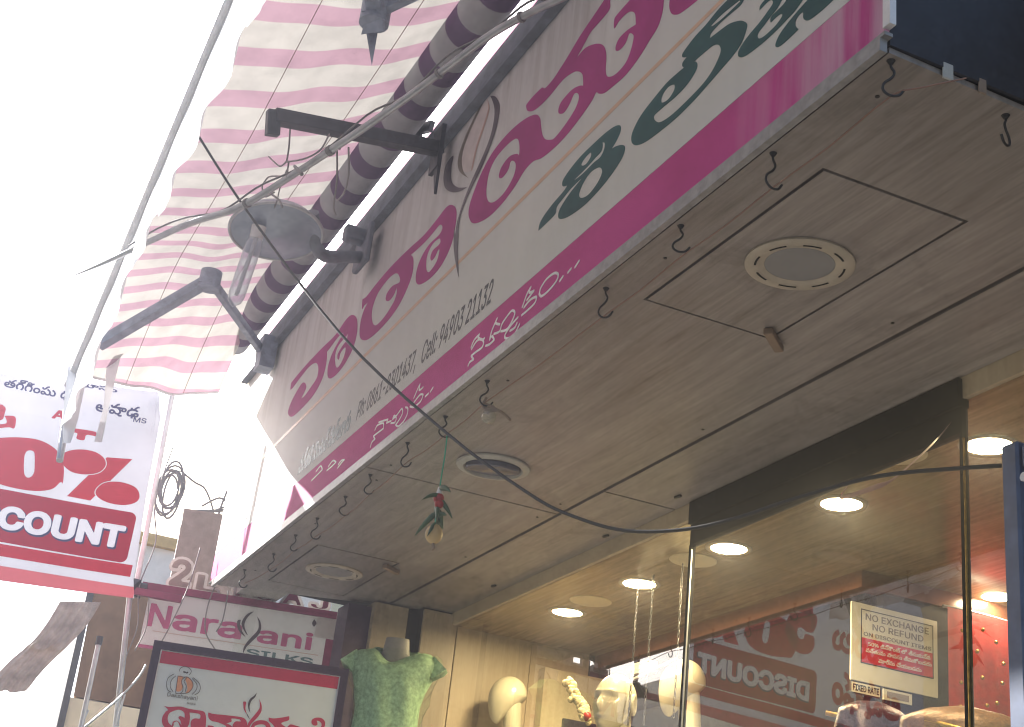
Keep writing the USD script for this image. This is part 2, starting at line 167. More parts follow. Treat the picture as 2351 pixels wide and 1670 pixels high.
TR = json.loads(r'''{"pink":[[[[-5.797,3.946],[-5.709,3.951],[-5.594,3.955],[-5.46,3.954],[-5.35,3.952],[-5.187,3.944],[-5.062,3.964],[-4.984,3.956],[-4.91,3.916],[-4.876,3.869],[-4.866,3.82],[-4.892,3.773],[-4.972,3.74],[-5.065,3.73],[-5.146,3.741],[-5.193,3.769],[-5.212,3.814],[-5.187,3.858],[-5.126,3.888],[-5.073,3.901],[-5.061,3.91],[-5.14,3.917],[-5.229,3.905],[-5.271,3.903],[-5.251,3.857],[-5.26,3.795],[-5.32,3.757],[-5.41,3.739],[-5.569,3.736],[-5.683,3.748],[-5.758,3.791],[-5.739,3.829],[-5.676,3.858],[-5.598,3.875],[-5.538,3.853],[-5.513,3.825],[-5.533,3.81],[-5.563,3.796],[-5.521,3.788],[-5.435,3.801],[-5.361,3.818],[-5.36,3.854],[-5.389,3.888],[-5.438,3.912],[-5.53,3.926],[-5.651,3.918],[-5.785,3.907]],[[-5.036,3.91],[-5.0,3.885],[-5.011,3.875],[-5.044,3.875],[-5.115,3.867],[-5.132,3.832],[-5.097,3.779],[-5.054,3.758],[-5.004,3.774],[-4.988,3.808],[-5.009,3.825],[-5.055,3.819],[-5.064,3.796],[-5.084,3.803],[-5.096,3.828],[-5.054,3.844],[-5.008,3.85],[-4.994,3.862],[-5.007,3.89]]],[[[-4.866,3.977],[-4.816,3.968],[-4.721,3.977],[-4.564,3.983],[-4.381,3.975],[-4.22,3.961],[-4.098,3.968],[-4.011,3.976],[-3.951,3.953],[-3.91,3.915],[-3.897,3.864],[-3.91,3.791],[-3.976,3.745],[-4.066,3.735],[-4.156,3.748],[-4.207,3.768],[-4.235,3.801],[-4.234,3.842],[-4.201,3.874],[-4.145,3.891],[-4.089,3.889],[-4.047,3.887],[-4.025,3.9],[-4.04,3.92],[-4.067,3.93],[-4.12,3.926],[-4.206,3.924],[-4.333,3.935],[-4.296,3.905],[-4.28,3.846],[-4.314,3.797],[-4.39,3.755],[-4.506,3.737],[-4.649,3.738],[-4.746,3.758],[-4.819,3.802],[-4.84,3.867],[-4.821,3.91],[-4.784,3.929],[-4.824,3.934],[-4.849,3.928]],[[-4.469,3.921],[-4.418,3.878],[-4.419,3.862],[-4.494,3.88],[-4.55,3.873],[-4.551,3.846],[-4.507,3.826],[-4.461,3.831],[-4.444,3.851],[-4.43,3.829],[-4.448,3.799],[-4.522,3.775],[-4.604,3.77],[-4.655,3.787],[-4.694,3.827],[-4.708,3.876],[-4.668,3.922],[-4.559,3.937]],[[-4.041,3.869],[-4.024,3.849],[-4.038,3.843],[-4.093,3.847],[-4.108,3.828],[-4.092,3.808],[-4.062,3.808],[-4.039,3.823],[-4.023,3.816],[-4.035,3.781],[-4.09,3.767],[-4.121,3.78],[-4.142,3.812],[-4.144,3.854],[-4.103,3.877]]],[[[-3.783,3.835],[-3.787,3.875],[-3.757,3.92],[-3.709,3.963],[-3.635,3.995],[-3.524,4.002],[-3.412,3.987],[-3.323,3.957],[-3.283,3.923],[-3.267,3.885],[-3.248,3.845],[-3.22,3.816],[-3.174,3.791],[-3.15,3.788],[-3.093,3.797],[-3.04,3.815],[-3.021,3.838],[-3.029,3.86],[-3.056,3.875],[-3.081,3.855],[-3.112,3.846],[-3.144,3.86],[-3.154,3.879],[-3.139,3.897],[-3.073,3.899],[-3.021,3.882],[-3.001,3.87],[-3.012,3.912],[-3.045,3.943],[-3.085,3.962],[-3.146,3.974],[-3.231,3.968],[-3.303,3.972],[-3.352,3.985],[-3.39,4.009],[-3.404,4.036],[-3.365,4.04],[-3.295,4.035],[-3.269,4.018],[-3.216,4.019],[-3.183,4.027],[-3.127,4.044],[-3.057,4.07],[-2.964,4.092],[-2.919,4.103],[-2.889,4.111],[-2.847,4.082],[-2.88,4.078],[-2.879,4.045],[-2.939,4.04],[-2.986,4.039],[-3.023,4.021],[-3.068,3.999],[-3.011,4.001],[-2.934,3.967],[-2.89,3.93],[-2.871,3.888],[-2.868,3.848],[-2.86,3.822],[-2.839,3.803],[-2.8,3.79],[-2.751,3.794],[-2.727,3.82],[-2.718,3.852],[-2.727,3.868],[-2.746,3.881],[-2.761,3.863],[-2.789,3.859],[-2.813,3.869],[-2.819,3.886],[-2.803,3.902],[-2.76,3.9],[-2.723,3.891],[-2.712,3.888],[-2.721,3.926],[-2.742,3.948],[-2.769,3.961],[-2.813,3.964],[-2.838,3.956],[-2.843,3.987],[-2.836,3.994],[-2.796,3.996],[-2.756,3.996],[-2.71,3.99],[-2.568,3.895],[-2.569,3.871],[-2.571,3.836],[-2.589,3.803],[-2.627,3.787],[-2.677,3.766],[-2.745,3.753],[-2.817,3.759],[-2.862,3.766],[-2.895,3.783],[-2.912,3.797],[-2.933,3.784],[-2.999,3.766],[-3.085,3.753],[-3.168,3.754],[-3.239,3.764],[-3.296,3.783],[-3.355,3.782],[-3.416,3.759],[-3.503,3.743],[-3.598,3.744],[-3.686,3.764],[-3.744,3.791]],[[-3.436,3.932],[-3.416,3.895],[-3.412,3.863],[-3.431,3.879],[-3.49,3.9],[-3.543,3.893],[-3.558,3.874],[-3.55,3.855],[-3.522,3.845],[-3.485,3.853],[-3.475,3.874],[-3.45,3.864],[-3.428,3.838],[-3.435,3.805],[-3.482,3.78],[-3.544,3.777],[-3.595,3.791],[-3.632,3.82],[-3.652,3.864],[-3.648,3.924],[-3.607,3.954],[-3.536,3.959],[-3.472,3.951]]],[[[-2.538,3.851],[-2.537,3.826],[-2.521,3.797],[-2.49,3.776],[-2.452,3.766],[-2.397,3.757],[-2.35,3.748],[-2.533,3.872]]]],"stem":[[[[-3.726,4.253],[-3.681,4.226],[-3.638,4.177],[-3.625,4.141],[-3.63,4.084],[-3.662,4.033],[-3.715,3.982],[-3.781,3.944],[-3.83,3.904],[-3.861,3.859],[-3.855,3.79],[-3.855,3.809],[-3.841,3.74],[-3.819,3.678],[-3.797,3.621],[-3.848,3.7],[-3.885,3.774],[-3.908,3.854],[-3.883,3.803],[-3.883,3.858],[-3.851,3.914],[-3.804,3.963],[-3.733,4.015],[-3.679,4.067],[-3.663,4.13],[-3.679,4.188]]],[[[-4.017,4.179],[-4.082,4.175],[-4.086,4.121],[-4.046,4.063],[-3.967,4.01],[-3.888,3.977],[-3.83,3.962],[-3.914,4.002],[-3.981,4.051],[-4.009,4.091],[-4.021,4.139]]]],"leafline":[[[[-3.773,4.278],[-3.806,4.272],[-3.86,4.244],[-3.914,4.21],[-3.955,4.164],[-3.959,4.115],[-3.919,4.062],[-3.832,3.997],[-3.891,4.052],[-3.923,4.106],[-3.926,4.148],[-3.898,4.189],[-3.847,4.228],[-3.794,4.261]]]],"vein":[[[[-3.757,4.261],[-3.732,4.209],[-3.757,4.162],[-3.8,4.099],[-3.816,4.02],[-3.806,4.015],[-3.785,4.09],[-3.742,4.153],[-3.721,4.203]]]],"leaffill":[[[[-3.785,4.26],[-3.759,4.26],[-3.733,4.21],[-3.757,4.162],[-3.8,4.099],[-3.817,4.022],[-3.892,4.054],[-3.921,4.104],[-3.924,4.148],[-3.898,4.186],[-3.845,4.223]]]],"green":[[[[-3.2,3.512],[-3.195,3.534],[-3.163,3.549],[-3.116,3.559],[-3.059,3.566],[-3.037,3.574],[-3.063,3.584],[-3.072,3.595],[-3.067,3.608],[-3.032,3.62],[-2.977,3.629],[-2.909,3.63],[-2.842,3.628],[-2.789,3.621],[-2.758,3.61],[-2.746,3.599],[-2.746,3.583],[-2.764,3.567],[-2.787,3.556],[-2.761,3.55],[-2.73,3.537],[-2.713,3.522],[-2.717,3.502],[-2.743,3.486],[-2.79,3.471],[-2.848,3.46],[-2.917,3.456],[-2.991,3.463],[-3.035,3.473],[-3.067,3.487],[-3.077,3.503],[-3.068,3.519],[-3.033,3.534],[-2.998,3.543],[-2.949,3.551],[-2.967,3.553],[-3.018,3.551],[-3.054,3.544],[-3.091,3.535],[-3.097,3.515]],[[-2.907,3.607],[-2.919,3.611],[-2.95,3.608],[-2.961,3.599],[-2.951,3.591],[-2.928,3.586],[-2.907,3.595]],[[-2.852,3.535],[-2.832,3.518],[-2.832,3.504],[-2.853,3.488],[-2.895,3.478],[-2.932,3.485],[-2.953,3.499],[-2.955,3.513],[-2.936,3.532],[-2.898,3.544]],[[-2.845,3.606],[-2.83,3.595],[-2.831,3.577],[-2.849,3.564],[-2.884,3.566],[-2.947,3.564],[-2.998,3.569],[-2.985,3.571],[-2.921,3.573],[-2.877,3.577],[-2.847,3.58],[-2.841,3.594]]],[[[-2.683,3.532],[-2.673,3.51],[-2.646,3.492],[-2.603,3.479],[-2.535,3.471],[-2.461,3.467],[-2.387,3.471],[-2.324,3.48],[-2.27,3.489],[-2.229,3.496],[-2.197,3.508],[-2.18,3.53],[-2.177,3.546],[-2.19,3.562],[-2.209,3.576],[-2.249,3.594],[-2.288,3.601],[-2.332,3.607],[-2.327,3.618],[-2.29,3.622],[-2.243,3.619],[-2.205,3.617],[-2.191,3.636],[-2.239,3.668],[-2.262,3.668],[-2.302,3.667],[-2.353,3.658],[-2.398,3.655],[-2.439,3.646],[-2.456,3.638],[-2.45,3.627],[-2.432,3.618],[-2.45,3.613],[-2.451,3.603],[-2.442,3.594],[-2.468,3.596],[-2.52,3.598],[-2.582,3.588],[-2.64,3.574],[-2.674,3.552]],[[-2.403,3.583],[-2.39,3.579],[-2.381,3.566],[-2.385,3.552],[-2.419,3.536],[-2.469,3.531],[-2.521,3.534],[-2.57,3.535],[-2.571,3.525],[-2.553,3.506],[-2.529,3.495],[-2.481,3.488],[-2.414,3.489],[-2.349,3.495],[-2.311,3.508],[-2.285,3.531],[-2.281,3.546],[-2.292,3.564],[-2.313,3.576],[-2.341,3.58],[-2.374,3.582]],[[-2.487,3.573],[-2.514,3.581],[-2.537,3.573],[-2.542,3.557],[-2.529,3.548],[-2.505,3.544],[-2.484,3.553],[-2.48,3.564]],[[-2.329,3.64],[-2.324,3.635],[-2.279,3.629],[-2.209,3.628],[-2.214,3.633],[-2.284,3.642]]],[[[-2.208,3.488],[-2.2,3.5],[-2.168,3.512],[-2.129,3.519],[-2.097,3.529],[-2.08,3.537],[-2.086,3.55],[-2.102,3.554],[-2.13,3.552],[-2.128,3.563],[-2.11,3.567],[-2.093,3.57],[-2.022,3.522],[-2.045,3.524],[-2.062,3.513],[-2.089,3.507],[-2.11,3.5],[-2.129,3.495],[-2.133,3.487],[-2.126,3.477],[-2.104,3.471],[-2.066,3.472],[-2.046,3.479],[-2.043,3.485],[-2.054,3.491],[-2.073,3.492],[-2.085,3.492],[-2.085,3.505],[-2.068,3.507],[-2.038,3.509],[-2.015,3.518],[-1.954,3.477],[-1.97,3.474],[-1.999,3.464],[-2.032,3.46],[-2.066,3.457],[-2.103,3.457],[-2.146,3.46],[-2.179,3.465],[-2.2,3.475]]],[[[-2.064,3.423],[-2.058,3.413],[-2.043,3.408],[-2.009,3.408],[-1.983,3.41],[-1.994,3.425],[-1.993,3.438],[-1.982,3.444],[-1.969,3.442],[-1.968,3.428],[-1.958,3.415],[-1.942,3.408],[-1.904,3.405],[-1.868,3.406],[-1.85,3.407],[-1.938,3.466],[-1.954,3.463],[-1.986,3.458],[-2.018,3.451],[-2.051,3.439]]]],"tag":[[0.0075,[[-3.611,3.254],[-3.601,3.261],[-3.573,3.259],[-3.596,3.279],[-3.563,3.279],[-3.518,3.277],[-3.51,3.291],[-3.533,3.309],[-3.568,3.315],[-3.6,3.302]],[[-3.606,3.31],[-3.588,3.327],[-3.552,3.331],[-3.559,3.324],[-3.526,3.304],[-3.507,3.302]],[[-3.49,3.272],[-3.461,3.266],[-3.43,3.268],[-3.449,3.287],[-3.465,3.282],[-3.456,3.307],[-3.427,3.334],[-3.434,3.322],[-3.403,3.306]],[[-3.436,3.289],[-3.397,3.282],[-3.386,3.299],[-3.363,3.309],[-3.325,3.317],[-3.301,3.303],[-3.307,3.287],[-3.342,3.268],[-3.386,3.278]],[[-3.275,3.277],[-3.313,3.271],[-3.35,3.257],[-3.352,3.246],[-3.323,3.233],[-3.283,3.232],[-3.258,3.25]],[[-3.319,3.254],[-3.288,3.252],[-3.276,3.261]],[[-3.249,3.274],[-3.216,3.274],[-3.169,3.278],[-3.163,3.294],[-3.203,3.301],[-3.239,3.293]],[[-3.251,3.3],[-3.229,3.33],[-3.208,3.342],[-3.214,3.328],[-3.184,3.321],[-3.224,3.31]],[[-3.145,3.296],[-3.139,3.311],[-3.105,3.324],[-3.059,3.321],[-3.034,3.305],[-3.044,3.29],[-3.087,3.281],[-3.128,3.282],[-3.145,3.296]],[[-3.02,3.282],[-3.004,3.288]],[[-2.975,3.287],[-2.959,3.291]],[[-2.935,3.285],[-2.915,3.294]]],[0.0065,[[-4.459,3.251],[-4.45,3.265],[-4.42,3.267],[-4.443,3.285],[-4.404,3.284],[-4.343,3.282],[-4.352,3.304],[-4.418,3.316],[-4.436,3.305]],[[-4.406,3.324],[-4.356,3.314],[-4.308,3.304],[-4.318,3.294],[-4.271,3.287]],[[-4.268,3.278],[-4.228,3.268],[-4.219,3.281],[-4.247,3.298],[-4.257,3.288],[-4.215,3.291],[-4.176,3.3],[-4.161,3.279],[-4.19,3.262],[-4.216,3.256],[-4.181,3.24],[-4.134,3.244]],[[-4.14,3.241],[-4.112,3.258],[-4.113,3.28],[-4.139,3.293]],[[-4.093,3.281],[-4.053,3.266],[-3.994,3.267],[-3.98,3.284],[-4.01,3.294],[-4.06,3.284]],[[-4.067,3.302],[-4.036,3.329],[-4.025,3.335],[-4.024,3.314],[-3.991,3.313]],[[-3.956,3.27],[-3.931,3.272]],[[-3.914,3.272],[-3.895,3.28]]],[0.006,[[-5.165,3.32],[-5.108,3.323],[-5.034,3.328],[-5.066,3.352],[-5.12,3.345]],[[-4.967,3.306],[-4.913,3.306],[-4.86,3.309],[-4.906,3.328],[-4.955,3.318]],[[-4.826,3.276],[-4.779,3.286],[-4.754,3.288],[-4.792,3.296],[-4.825,3.29]]]],"b_red":[[[[-0.279,3.642],[-0.224,3.671],[-0.156,3.673],[-0.11,3.651],[0.012,3.666],[-0.019,3.616],[-0.123,3.523],[-0.115,3.519],[-0.127,3.48],[-0.127,3.447],[-0.229,3.448],[-0.204,3.518],[-0.16,3.568],[-0.206,3.559],[-0.26,3.587]]],[[[-0.106,3.506],[-0.072,3.542],[-0.005,3.55],[0.052,3.538],[0.079,3.51],[0.075,3.479],[0.035,3.454],[-0.024,3.444],[-0.08,3.452],[-0.109,3.476]]],[[[-0.662,3.572],[-0.635,3.628],[-0.576,3.66],[-0.479,3.682],[-0.391,3.681],[-0.314,3.644],[-0.273,3.577],[-0.261,3.498],[-0.272,3.506],[-0.301,3.467],[-0.37,3.444],[-0.47,3.441],[-0.566,3.453],[-0.624,3.471]],[[-0.448,3.619],[-0.429,3.628],[-0.413,3.618],[-0.394,3.533],[-0.401,3.506],[-0.419,3.499],[-0.435,3.518],[-0.451,3.589]]],[[[-0.29,3.768],[-0.174,3.771],[-0.169,3.749],[-0.21,3.749],[-0.215,3.722],[-0.249,3.723],[-0.252,3.749],[-0.286,3.75]]],[[[-0.582,3.769],[-0.535,3.774],[-0.526,3.72],[-0.549,3.719],[-0.625,3.697],[-0.629,3.715],[-0.566,3.735]]],[[[-0.818,3.743],[-0.72,3.754],[-0.716,3.736],[-0.775,3.732],[-0.774,3.714],[-0.725,3.719],[-0.725,3.704],[-0.774,3.699],[-0.773,3.669],[-0.805,3.663]]]],"n_stem":[[[[0.302,3.165],[0.28,3.136],[0.269,3.107],[0.272,3.08],[0.293,3.046],[0.286,3.049],[0.261,3.079],[0.254,3.098],[0.259,3.123],[0.275,3.149]]],[[[0.32,3.143],[0.341,3.119],[0.35,3.086],[0.342,3.054],[0.318,3.02],[0.297,2.989],[0.286,2.954],[0.284,2.981],[0.293,3.009],[0.314,3.043],[0.335,3.077],[0.334,3.111]]],[[[0.232,3.108],[0.238,3.075],[0.259,3.051],[0.285,3.035],[0.26,3.065],[0.248,3.09],[0.248,3.114]]],[[[0.594,3.172],[0.587,3.15],[0.599,3.135],[0.608,3.154]]]],"d_red":[[[[0.077,2.521],[0.099,2.519],[0.142,2.527],[0.179,2.523],[0.231,2.522],[0.243,2.516],[0.251,2.497],[0.256,2.461],[0.254,2.439],[0.235,2.425],[0.211,2.433],[0.198,2.453],[0.195,2.478],[0.208,2.489],[0.226,2.49],[0.227,2.504],[0.215,2.51],[0.182,2.509],[0.188,2.488],[0.188,2.459],[0.174,2.438],[0.157,2.447],[0.143,2.467],[0.129,2.461],[0.13,2.449],[0.12,2.434],[0.101,2.436],[0.085,2.451],[0.08,2.476],[0.089,2.499],[0.096,2.508]],[[0.107,2.498],[0.137,2.514],[0.161,2.506],[0.167,2.485],[0.149,2.49],[0.143,2.482],[0.153,2.472],[0.16,2.455],[0.142,2.47],[0.125,2.464],[0.124,2.448],[0.108,2.458],[0.101,2.479]]],[[[0.256,2.52],[0.276,2.517],[0.328,2.519],[0.387,2.52],[0.407,2.514],[0.417,2.498],[0.42,2.469],[0.403,2.452],[0.373,2.455],[0.361,2.479],[0.369,2.499],[0.39,2.502],[0.385,2.51],[0.352,2.509],[0.354,2.497],[0.334,2.487],[0.358,2.479],[0.362,2.454],[0.335,2.439],[0.276,2.442],[0.263,2.469],[0.285,2.469],[0.303,2.457],[0.331,2.464],[0.336,2.476],[0.304,2.486],[0.274,2.489],[0.259,2.502]]],[[[0.499,2.534],[0.516,2.533],[0.541,2.538],[0.563,2.545],[0.58,2.551],[0.581,2.535],[0.559,2.524],[0.552,2.517],[0.577,2.506],[0.59,2.519],[0.609,2.518],[0.636,2.511],[0.633,2.484],[0.597,2.472],[0.552,2.473],[0.533,2.496],[0.516,2.512],[0.503,2.52]]],[[[0.47,2.519],[0.496,2.517],[0.514,2.497],[0.512,2.468],[0.484,2.46],[0.463,2.468],[0.477,2.474],[0.495,2.48],[0.496,2.495],[0.48,2.504],[0.451,2.494],[0.444,2.473],[0.433,2.475],[0.439,2.501],[0.452,2.513]]],[[[0.676,2.535],[0.675,2.55],[0.689,2.56],[0.711,2.562],[0.728,2.55],[0.73,2.528],[0.72,2.504],[0.692,2.493],[0.653,2.502],[0.658,2.518],[0.685,2.51],[0.711,2.518],[0.717,2.537],[0.706,2.548],[0.694,2.549],[0.7,2.535],[0.69,2.528]]],[[[0.447,2.603],[0.462,2.579],[0.465,2.553],[0.453,2.526],[0.435,2.501],[0.428,2.481],[0.426,2.47],[0.418,2.484],[0.426,2.511],[0.443,2.539],[0.455,2.563],[0.455,2.582]]],[[[0.386,2.582],[0.398,2.582],[0.4,2.555],[0.411,2.534],[0.4,2.544],[0.392,2.558]]]],"d_black":[[[[0.434,2.626],[0.431,2.608],[0.419,2.591],[0.415,2.568],[0.422,2.543],[0.412,2.557],[0.407,2.578],[0.412,2.598],[0.425,2.611]]],[[[0.406,2.541],[0.414,2.527],[0.426,2.516],[0.415,2.531]]]],"d_orange":[[[[0.109,2.645],[0.13,2.646],[0.128,2.627],[0.136,2.606],[0.13,2.588],[0.114,2.586],[0.112,2.61]]],[[[0.14,2.648],[0.158,2.643],[0.174,2.623],[0.174,2.6],[0.16,2.585],[0.151,2.584],[0.156,2.598],[0.15,2.619],[0.141,2.636]]]],"d_line":[[0.0022,[[0.091,2.651],[0.073,2.634],[0.07,2.611],[0.079,2.586],[0.095,2.578]],[[0.1,2.645],[0.086,2.624],[0.087,2.599],[0.101,2.582]],[[0.17,2.648],[0.195,2.633],[0.206,2.612],[0.203,2.593],[0.19,2.582]],[[0.167,2.644],[0.189,2.625],[0.192,2.603],[0.179,2.582]],[[0.109,2.646],[0.13,2.645],[0.148,2.647],[0.169,2.633],[0.176,2.612],[0.166,2.59],[0.151,2.582],[0.117,2.576],[0.112,2.588],[0.109,2.646]],[[0.137,2.645],[0.128,2.634],[0.129,2.62],[0.137,2.606],[0.139,2.588],[0.132,2.579]],[[0.145,2.644],[0.137,2.628],[0.149,2.612],[0.15,2.589]],[[0.111,2.666],[0.112,2.677],[0.125,2.687],[0.144,2.686],[0.158,2.673],[0.153,2.657]]]],"d_dot":[[0.006,[[0.129,2.666],[0.135,2.665]],[[0.141,2.664],[0.144,2.666]]]]}''')
def traced(key, n=4):
    out = []
    for it in TR[key]:
        if isinstance(it[0], (int, float)):
            out.append(unary_union([LineString(cr(l, 4, closed=False) if len(l) > 2 else l).buffer(it[0] / 2, quad_segs=3) for l in it[1:]]))
        else:
            g = Polygon(cr(it[0], n)).buffer(0)
            for hle in it[1:]: g = g.difference(Polygon(cr(hle, n)).buffer(0))
            out.append(g.buffer(0))
    return out
def lathe(profile, n=32):
    P = np.array(profile, float); a = np.arange(n) * 2 * np.pi / n
    V = np.vstack([np.c_[r * np.cos(a), r * np.sin(a), np.full(n, z)] for r, z in P]); F = []
    for i in range(len(P) - 1):
        for k in range(n):
            p, q, r, s = i * n + k, i * n + (k + 1) % n, (i + 1) * n + (k + 1) % n, (i + 1) * n + k
            F += [[p, q, r], [p, r, s]]
    return trimesh.Trimesh(V, F, process=False)

# ------------------------------------------------------------- materials
LOOK = {}
def look(name, nodes, links, surface="p.BSDF"):
    LOOK[name] = usdkit.material(stage, "/World/Looks/" + name, nodes, links, surface=surface)
def plain(name, col, rough=.5, metal=0., noise=.12, scale=18., bump=.0, spec=.5, stretch=(1, 1, 1), **kw):
    """Base colour with fine tonal noise and an optional bump."""
    lo, hi = [c * (1 - noise) for c in col], [min(1, c * (1 + noise)) for c in col]
    N = {"g": ("geometry", {}), "m": ("mapping", {"scale": stretch}), "n": ("noise_texture", {"scale": scale, "detail": 5., "roughness": .6}),
         "r": ("rgb_ramp", {"ramp": [(.3, lo), (.7, hi)]}), "p": ("principled_bsdf", {"roughness": rough, "metallic": metal, "specular_ior_level": spec, **kw})}
    L = [("g.position", "m.vector"), ("m.vector", "n.vector"), ("n.fac", "r.fac"), ("r.color", "p.base_color")]
    if bump:
        N["b"] = ("bump", {"strength": bump, "distance": .004}); L += [("n.fac", "b.height"), ("b.normal", "p.normal")]
    look(name, N, L)
def wood(name, light, dark, rough=.4, along=0, scale=1.0, blotch=.25, stain=.82):
    s = [16., 16., 16.]; s[along] = 1.1; s2 = [5, 5, 5]; s2[along] = .6
    look(name, {"g": ("geometry", {}), "m": ("mapping", {"scale": [a * scale for a in s]}), "m2": ("mapping", {"scale": s2}),
        "n": ("noise_texture", {"scale": 3., "detail": 7., "roughness": .68}), "n2": ("noise_texture", {"scale": 1., "detail": 3.}),
        "n3": ("noise_texture", {"scale": .8, "detail": 5.}),
        "st": ("noise_texture", {"scale": 2.6, "detail": 6., "roughness": .7, "distortion": .6}), "sr": ("rgb_ramp", {"ramp": [(.56, (1, 1, 1)), (.72, (stain,) * 3)]}), "my": ("mix_color", {"blend_type": "multiply", "fac": 1.}),
        "x": ("mix_float", {"fac": .35}), "r": ("rgb_ramp", {"ramp": [(.33, dark), (.5, [(a + b) / 2 for a, b in zip(light, dark)]), (.68, light)]}),
        "rb": ("rgb_ramp", {"ramp": [(.4, (1 - blotch,) * 3), (.6, (1, 1, 1))]}), "mx": ("mix_color", {"blend_type": "multiply", "fac": 1.}),
        "rr": ("map_range", {"from_min": .3, "from_max": .7, "to_min": rough - .08, "to_max": rough + .1}),
        "p": ("principled_bsdf", {"roughness": rough})},
        [("g.position", "m.vector"), ("g.position", "m2.vector"), ("g.position", "n3.vector"), ("m.vector", "n.vector"), ("m2.vector", "n2.vector"), ("n.fac", "x.a"), ("n2.fac", "x.b"), ("x.result", "r.fac"),
         ("n3.fac", "rb.fac"), ("r.color", "mx.a"), ("rb.color", "mx.b"), ("g.position", "st.vector"), ("st.fac", "sr.fac"), ("mx.result", "my.a"), ("sr.color", "my.b"), ("my.result", "p.base_color"), ("n.fac", "rr.value"), ("rr.result", "p.roughness")])
def cloth(name, ca, cb=None, x0=0., pitch=.236, duty=.42, trans=.55, noise=.1):
    """Woven translucent awning cloth; two printed colours in stripes across world x."""
    N = {"g": ("geometry", {}), "s": ("separate_xyz", {}), "nz": ("noise_texture", {"scale": 9., "detail": 5.}), "rd": ("rgb_ramp", {"ramp": [(.35, (1 - noise * 1.6,) * 3), (.62, (1, 1, 1))]}),
         "mx": ("mix_color", {"blend_type": "multiply", "fac": 1.}), "d": ("diffuse_bsdf", {}), "t": ("translucent_bsdf", {}), "ms": ("mix_closure", {"fac": trans})}
    L = [("g.position", "s.vector"), ("g.position", "nz.vector"), ("nz.fac", "rd.fac"), ("rd.color", "mx.b"), ("mx.result", "d.color"), ("mx.result", "t.color"), ("d.BSDF", "ms.closure1"), ("t.BSDF", "ms.closure2")]
    if cb is None:
        N["c"] = ("color", {"value": ca}); L.append(("c.color", "mx.a"))
    else:
        e = .02
        N |= {"at": ("attribute", {"attribute": "st"}), "sv": ("separate_xyz", {}), "a": ("math", {"math_type": "subtract", "value2": x0 - duty * pitch / 2}), "dv": ("math", {"math_type": "divide", "value2": pitch}), "fr": ("math", {"math_type": "fraction"}),
              "ab": ("math", {"math_type": "add", "value2": 1000.}), "ra": ("rgb_ramp", {"ramp": [(0, cb), (duty - e, cb), (duty, ca), (1 - e, ca), (1, cb)]})}
        L += [("at.vector", "sv.vector"), ("sv.x", "a.value1"), ("a.value", "dv.value1"), ("dv.value", "ab.value1"), ("ab.value", "fr.value1"), ("fr.value", "ra.fac"), ("ra.color", "mx.a")]
    look(name, N, L, "ms.closure")
def flex(name, col, trans=.3, rough=.35, noise=.06, spec=.5):
    """Printed flex banner: glossy front, lets some light through."""
    look(name, {"g": ("geometry", {}), "n": ("noise_texture", {"scale": 4., "detail": 4.}), "r": ("rgb_ramp", {"ramp": [(.3, [c * (1 - noise) for c in col]), (.7, col)]}),
        "p": ("principled_bsdf", {"roughness": rough, "specular_ior_level": spec}), "t": ("translucent_bsdf", {}), "ms": ("mix_closure", {"fac": trans})},
        [("g.position", "n.vector"), ("n.fac", "r.fac"), ("r.color", "p.base_color"), ("r.color", "t.color"), ("p.BSDF", "ms.closure1"), ("t.BSDF", "ms.closure2")], "ms.closure")
def glow(name, col, strength):
    look(name, {"e": ("emission", {"color": col, "strength": strength})}, [], "e.emission")
def pane(name, tint=(.96, .97, .96), ior=1.5, rough=0.0):
    look(name, {"f": ("fresnel", {"IOR": ior}), "gm": ("geometry", {}), "o": ("math", {"math_type": "subtract", "value1": 1.}), "x": ("math", {"math_type": "multiply"}),
                "t": ("transparent_bsdf", {"color": tint}), "g": ("glossy_bsdf", {"roughness": rough, "color": (1, 1, 1)}), "m": ("mix_closure", {})},
         [("gm.backfacing", "o.value2"), ("f.fac", "x.value1"), ("o.value", "x.value2"), ("x.value", "m.fac"), ("t.BSDF", "m.closure1"), ("g.BSDF", "m.closure2")], "m.closure")


